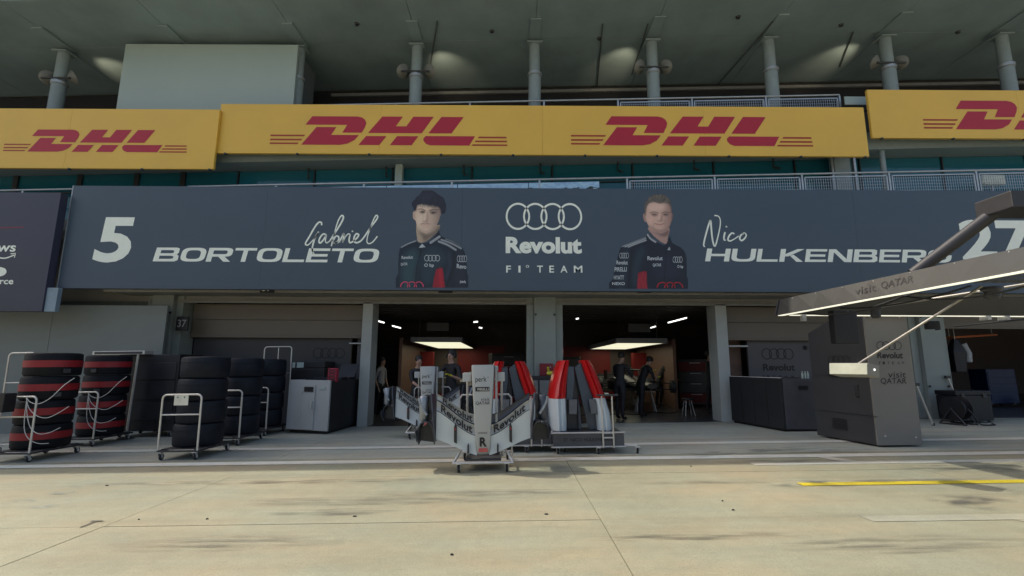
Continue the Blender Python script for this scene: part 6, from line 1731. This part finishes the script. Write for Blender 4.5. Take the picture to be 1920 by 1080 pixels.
# ================================================================== PEOPLE
M_face = mat('skin', (0.42, 0.25, 0.18), 0.5, var=0.08)
M_hairb = mat('dark_hair', (0.015, 0.012, 0.010), 0.6)
M_tr = mat('black_trousers', (0.012, 0.012, 0.014), 0.7, bump=0.2, bscale=30)
M_sh = mat('work_shoes', (0.015, 0.015, 0.015), 0.5)
M_top = {'white': mat('white_shirt', (0.34, 0.33, 0.34), 0.7, bump=0.2, bscale=25), 'black': mat('black_team_top', (0.014, 0.014, 0.016), 0.7, bump=0.2, bscale=25)}
M_hiv = mat('yellow_glove', (0.70, 0.60, 0.02), 0.6)
def person(label, loc, rz, top='black', lean=0.0, hands=None, turn=0.0, height=1.78, gloves=False, headset=False, stride=0.06):
    """front is local -Y"""
    V = []; E = []; R = []; K = []
    def v(p, r, k, link=None):
        V.append(Vector(p)); R.append(r); K.append(k)
        if link is not None: E.append((link, len(V) - 1))
        return len(V) - 1
    sl, cl_ = math.sin(lean), math.cos(lean)
    def tz(x, y, z):               # torso point: lean forward about the hips
        dz = z - 0.95
        return (x, y * cl_ - dz * sl, 0.95 + dz * cl_ + y * sl * 0)
    pel = v((0, 0, 0.95), (0.155, 0.115), 'leg')
    wai = v(tz(0, 0.0, 1.10), (0.145, 0.105), 'top', pel)
    che = v(tz(0, 0.01, 1.30), (0.165, 0.12), 'top', wai)
    shc = v(tz(0, 0.02, 1.43), (0.115, 0.09), 'top', che)
    nec = v(tz(0, 0.005, 1.52), (0.055, 0.058), 'skin', shc)
    jaw = v(tz(0, -0.03, 1.59), (0.062, 0.075), 'skin', nec)
    hed = v(tz(0, -0.012, 1.68), (0.074, 0.094), 'skin', jaw)
    crn = v(tz(0, 0.0, 1.745), (0.055, 0.07), 'skin', hed)
    nos = v(tz(0, -0.118, 1.645), (0.012, 0.014), 'skin', hed)
    for s in (-1, 1): v(tz(s * 0.082, 0.0, 1.655), (0.012, 0.024), 'skin', hed)
    for s in (-1, 1):
        hip = v((s * 0.10, 0.0, 0.88), (0.095, 0.10), 'leg', pel)
        thi = v((s * 0.105, -0.01 - s * stride * 0.5, 0.68), (0.085, 0.09), 'leg', hip)
        kne = v((s * 0.11, -0.03 - s * stride, 0.49), (0.062, 0.066), 'leg', thi)
        cal = v((s * 0.11, 0.01 - s * stride, 0.32), (0.058, 0.064), 'leg', kne)
        ank = v((s * 0.11, 0.025 - s * stride, 0.10), (0.046, 0.05), 'leg', cal)
        hel = v((s * 0.112, 0.01 - s * stride, 0.045), (0.042, 0.040), 'shoe', ank)
        toe = v((s * 0.125, -0.165 - s * stride, 0.036), (0.036, 0.028), 'shoe', hel)
        sh = v(tz(s * 0.175, 0.015, 1.415), (0.068, 0.068), 'top', shc)
        S = Vector(tz(s * 0.20, 0.015, 1.38))
        H = Vector(hands[0 if s < 0 else 1]) if hands else Vector(tz(s * 0.26, -0.10, 0.84))
        d = H - S
        if d.length > 0.56: H = S + d.normalized() * 0.56; d = H - S
        bendv = Vector((s * 0.45, 0.25, -0.85)); bendv -= d.normalized() * bendv.dot(d.normalized()); bendv.normalize()
        up_, fo_ = 0.29, 0.275
        k = min(1.0, d.length / (up_ + fo_)); off = math.sqrt(max(0.0, up_ ** 2 - (d.length / 2) ** 2))
        El = S + d * 0.5 + bendv * off
        uar = v(tuple(S.lerp(El, 0.5)), (0.050, 0.052), 'top', sh)
        elb = v(tuple(El), (0.040, 0.042), 'top', uar)
        wr = v(tuple(El.lerp(H, 0.92)), (0.027, 0.024), 'skin', elb)
        fd = (H - El).normalized()
        side = fd.cross(Vector((0, 0, 1)));
        side = side.normalized() if side.length > 0.1 else Vector((0, 1, 0))
        palm = v(tuple(H + fd * 0.05), (0.034, 0.018), 'hand', wr)
        curl = Vector((0, 0, -1)) * 0.35
        for q, ln in ((-1.5, 0.058), (-0.5, 0.07), (0.5, 0.068), (1.5, 0.05)):
            b0 = H + fd * 0.085 + side * q * 0.017
            f1_ = v(tuple(b0), (0.0095, 0.0095), 'hand', palm)
            f2_ = v(tuple(b0 + (fd + curl * 0.4).normalized() * ln * 0.6), (0.009, 0.009), 'hand', f1_)
            v(tuple(b0 + (fd + curl * 0.4).normalized() * ln * 0.6 + (fd + curl * 2).normalized() * ln * 0.45), (0.008, 0.008), 'hand', f2_)
        th = v(tuple(H + fd * 0.03 + side * (-s) * 0.04 ), (0.011, 0.011), 'hand', palm)
        v(tuple(H + fd * 0.07 + side * (-s) * 0.055), (0.009, 0.009), 'hand', th)
    me = bpy.data.meshes.new('person_skeleton')
    me.from_pydata([tuple(p) for p in V], E, [])
    ob = bpy.data.objects.new('person_skeleton', me); C.objects.link(ob)
    md = ob.modifiers.new('skin', 'SKIN'); md.use_smooth_shade = True; md.branch_smoothing = 0.4
    for i, sv in enumerate(me.skin_vertices[0].data):
        sv.radius = R[i] if isinstance(R[i], tuple) else (R[i], R[i]); sv.use_root = (i == 0)
    sbm = ob.modifiers.new('sub', 'SUBSURF'); sbm.levels = 1; sbm.render_levels = 1
    dg = bpy.context.evaluated_depsgraph_get()
    em = bpy.data.meshes.new_from_object(ob.evaluated_get(dg))
    bpy.data.objects.remove(ob)
    em.name = 'person'; em.materials.clear()
    order = ['skin', 'top', 'leg', 'shoe', 'hand']
    for m_ in (M_face, M_top[top], M_tr, M_sh, M_hiv if gloves else M_face): em.materials.append(m_)
    segs = [(V[a], V[b_], K[b_]) for a, b_ in E]
    for p in em.polygons:
        c = p.center; best = None
        for a, b_, k in segs:
            ab = b_ - a; tt = max(0.0, min(1.0, (c - a).dot(ab) / max(ab.length_squared, 1e-9)))
            dd = (c - (a + ab * tt)).length_squared
            if best is None or dd < best[0]: best = (dd, k)
        p.material_index = order.index(best[1])
    sc = height / 1.80
    Mx = Matrix.Translation(Vector(loc)) @ Matrix.Rotation(rz, 4, 'Z') @ Matrix.Scale(sc, 4)
    o = bpy.data.objects.new('person', em); C.objects.link(o); o.matrix_world = Mx; ROOTM[o.name] = Mx
    setp(o, label, 'person', 'people working in the garages')
    hc = Vector(tz(0, 0.012, 1.70))
    hr = MB().lathe([(0.02, 0.112), (0.05, 0.105), (0.075, 0.082), (0.09, 0.045), (0.094, 0.0), (0.086, -0.045)], 16, 'z')
    hr.v = [Vector((q.x * 0.95, q.y * 1.12 + 0.012, q.z)) + hc for q in hr.v]
    part('hair', hr, M_hairb, o, smooth=True)
    for s in (-1, 1):
        part('eye', MB().lathe([(0.002, -0.008), (0.010, -0.005), (0.011, 0.0), (0.005, 0.006)], 10, 'y', tz(s * 0.032, -0.098, 1.672)), M_hairb, o)
    part('mouth', MB().box(*[q for ab in zip(tz(-0.024, -0.106, 1.598), tz(0.024, -0.094, 1.606)) for q in ab]), P_lip, o)
    if headset:
        hb = MB().tube([Vector(tz(0.098 * math.cos(a), 0.0, 1.66)) + Vector((0, 0, 0.15 * math.sin(a))) for a in [math.pi * k / 10 for k in range(11)]], 0.014, 6)
        part('headset', hb, M_black, o, smooth=True)
        for s in (-1, 1): part('ear_cup', MB().lathe([(0.02, 0.0), (0.045, 0.008 * s), (0.045, 0.035 * s), (0.03, 0.045 * s)], 12, 'x', tz(s * 0.085, 0.0, 1.66)), M_black, o, smooth=True)
    return o
def pat(x, y): return (x, y, gz(x) + (0.004 if y > 12.45 else 0.0))
person('mechanic in a pale shirt and dark trousers by the garage post', pat(-4.12, 15.5), math.radians(70), 'white', 0.03)
person('mechanic in black with headset and yellow gloves behind the rear nose cone', pat(-1.42, 11.62), math.radians(-25), 'black', 0.05, hands=[(-0.30, -0.38, 1.28), (0.20, -0.36, 1.22)], height=1.84, gloves=True, headset=True)
person('mechanic in black gripping the top of the rear nose cone', pat(-2.22, 11.55), math.radians(28), 'black', 0.12, hands=[(-0.02, -0.50, 0.98), (0.22, -0.56, 1.42)], height=1.72)
person('dark clothed mechanic bending over the race car with yellow gloves', pat(3.66, 14.0), math.radians(112), 'black', 0.55, hands=[(-0.12, -0.55, 1.10), (0.20, -0.62, 1.25)], height=1.78, gloves=True)
person('dark clothed mechanic standing back to the lane near the engine covers', pat(2.92, 13.3), math.radians(140), 'black', 0.25, hands=[(-0.2, -0.5, 1.05), (0.15, -0.5, 1.05)], height=1.80)
person('tall dark clothed mechanic standing alone by the garage post', pat(5.85, 14.5), math.radians(60), 'black', 0.04, hands=[(-0.12, -0.34, 1.05), (0.12, -0.34, 1.05)], height=1.82)
person('mechanic stooping on the far side of the race car', pat(5.15, 17.2), math.radians(70), 'black', 0.55, hands=[(-0.2, -0.62, 0.95), (0.2, -0.62, 0.95)], height=1.78)

# ================================================================== NEIGHBOURING GARAGE AND LOOSE THINGS
def strut(label, p, q, r=0.022, foot=True):
    t = thing('prop_strut', label, 'strut', tuple(q))
    part('rod', MB().tube([p, q], r, 10), M_tube, t, world=True, smooth=True)
    part('rubber_tip', MB().lathe([(r * 1.4, -0.0), (r * 1.4, 0.06)], 10, 'z', tuple(q)), M_rubber, t, world=True)
    hd = Vector(p)
    part('head', MB().box(hd.x - 0.06, hd.x + 0.06, hd.y - 0.03, hd.y + 0.03, hd.z - 0.02, hd.z + 0.05), M_dtube, t, world=True, bev=0.006)
def gpt(px, py):
    q = G(px, py); return Vector((q.x, q.y, gz(q.x)))
e = gpt(1750, 798); strut('steel prop leaning on the gantry tower', Vector((W(1718, 722, e.y - 0.1).x, e.y - 0.1, W(1718, 722, e.y - 0.1).z)), e)
e = gpt(1809, 786); strut('steel prop leaning on the pillar of the neighbouring garage', W(1777, 708, e.y), e)
e = gpt(1843, 770); strut('short steel prop inside the dark neighbouring garage', W(1829, 738, e.y), e)
b0 = gpt(1755, 800)
t = thing('hose_reel', 'black hose reel beside the gantry tower', 'reel', (10.15, 11.3, gz(10.15)), 0.3, True)
part('drum', MB().lathe([(0.26, -0.14), (0.26, -0.12), (0.18, -0.11), (0.18, 0.11), (0.26, 0.12), (0.26, 0.14)], 24, 'x', (0, 0, 0.36)), M_black, t, smooth=True)
st = MB()
for s in (-1, 1):
    st.tube([(s * 0.18, -0.25, 0.02), (s * 0.18, 0, 0.36), (s * 0.18, 0.25, 0.02)], 0.016, 8)
    st.tube([(s * 0.18, -0.27, 0.017), (s * 0.18, 0.27, 0.017)], 0.016, 8)
st.tube([(-0.2, 0, 0.36), (0.2, 0, 0.36)], 0.018, 8)
part('frame', st, M_dtube, t)
part('hose', MB().tube(smooth_line([(0, -0.22, 0.36), (0.05, -0.30, 0.2), (0.15, -0.34, 0.03), (0.4, -0.45, 0.02), (0.6, -0.3, 0.02)], 6), 0.016, 8), M_black, t, smooth=True)
t = thing('storage_trunk', 'dark equipment trunk at the foot of the pale pillar by the gantry', 'trunk', (10.75, 11.75, gz(10.75)), 0, True)
part('body', MB().box(-0.40, 0.40, -0.28, 0.28, 0.05, 0.62), M_black, t, bev=0.02)
part('lid', MB().box(-0.41, 0.41, -0.29, 0.29, 0.625, 0.73), M_black, t, bev=0.02)
for x in (-0.25, 0.25): part('latch', MB().box(x - 0.04, x + 0.04, -0.305, -0.289, 0.57, 0.67), M_dtube, t)
for x in (-0.38, 0.38):
    for y in (-0.2, 0.16): caster(t, x, y, r=0.022, h=0.052)
t = thing('tool_chest', 'blue tool chest deep in the dark neighbouring garage', 'tool chest', (15.3, 15.6, gz(15.3) + 0.004), 0, True)
M_bl = mat('chest_blue', (0.004, 0.018, 0.075), 0.4)
part('body', MB().box(-0.45, 0.45, -0.3, 0.3, 0.1, 1.15), M_bl, t, bev=0.015)
for z in (0.3, 0.55, 0.8, 1.0): part('drawer_front', MB().box(-0.42, 0.42, -0.312, -0.30, z - 0.1, z + 0.09), M_bl, t, bev=0.005)
for x in (-0.35, 0.35):
    for y in (-0.22, 0.18): caster(t, x, y, r=0.04, h=0.1)
t = thing('fuel_can', 'small red can on the floor of the dark neighbouring garage', 'can', (15.7, 14.9, gz(15.7) + 0.004), 0, True)
part('body', MB().lathe([(0.12, 0.0), (0.13, 0.02), (0.13, 0.26), (0.06, 0.33)], 18), M_band, t, smooth=True)
part('handle', hoop(-0.06, 0.06, 0, 0.31, 0.42, 0.01, 0.03), M_dtube, t)
t = thing('hanging_suit', 'white and black overalls hanging inside the dark neighbouring garage', 'overalls', (11.9, 13.4, 1.2))
q = W(1795, 640, 13.4)
part('jacket', MB().loft([[(q.x - 0.18, 13.35, 1.35), (q.x + 0.10, 13.35, 1.35), (q.x + 0.10, 13.55, 1.35), (q.x - 0.18, 13.55, 1.35)], [(q.x - 0.22, 13.32, 1.9), (q.x + 0.16, 13.32, 1.9), (q.x + 0.16, 13.58, 1.9), (q.x - 0.22, 13.58, 1.9)], [(q.x - 0.08, 13.40, 2.25), (q.x + 0.04, 13.40, 2.25), (q.x + 0.04, 13.5, 2.25), (q.x - 0.08, 13.5, 2.25)]]), M_dark, t, world=True, bev=0.02)
part('white_sleeve', MB().tube([(q.x + 0.13, 13.38, 2.12), (q.x + 0.22, 13.36, 1.85), (q.x + 0.20, 13.36, 1.62)], 0.075, 10), mat('overall_white', (0.45, 0.45, 0.45), 0.7), t, world=True, smooth=True)
part('hook', MB().tube([(q.x - 0.02, 13.45, 2.25), (q.x - 0.02, 13.45, 3.42)], 0.01, 6), M_zinc, t, world=True)
t = thing('line_light', 'orange painted bar standing for a line light under the ceiling of the dark neighbouring garage', 'line light', (12.6, 13.8, 2.45))
a = W(1780, 633, 13.6); c = W(1860, 628, 14.2)
part('tray', MB().bar(a, c, 0.25, 0.05), mat('line_light_orange', (0.5, 0.12, 0.02), 0.5), t, world=True)  # orange colour stands in for the glow of a line light
for q in (a, c): part('hanger', MB().tube([q + Vector((0, 0, 0.03)), Vector((q.x, q.y, 3.42))], 0.01, 6), M_zinc, t, world=True)
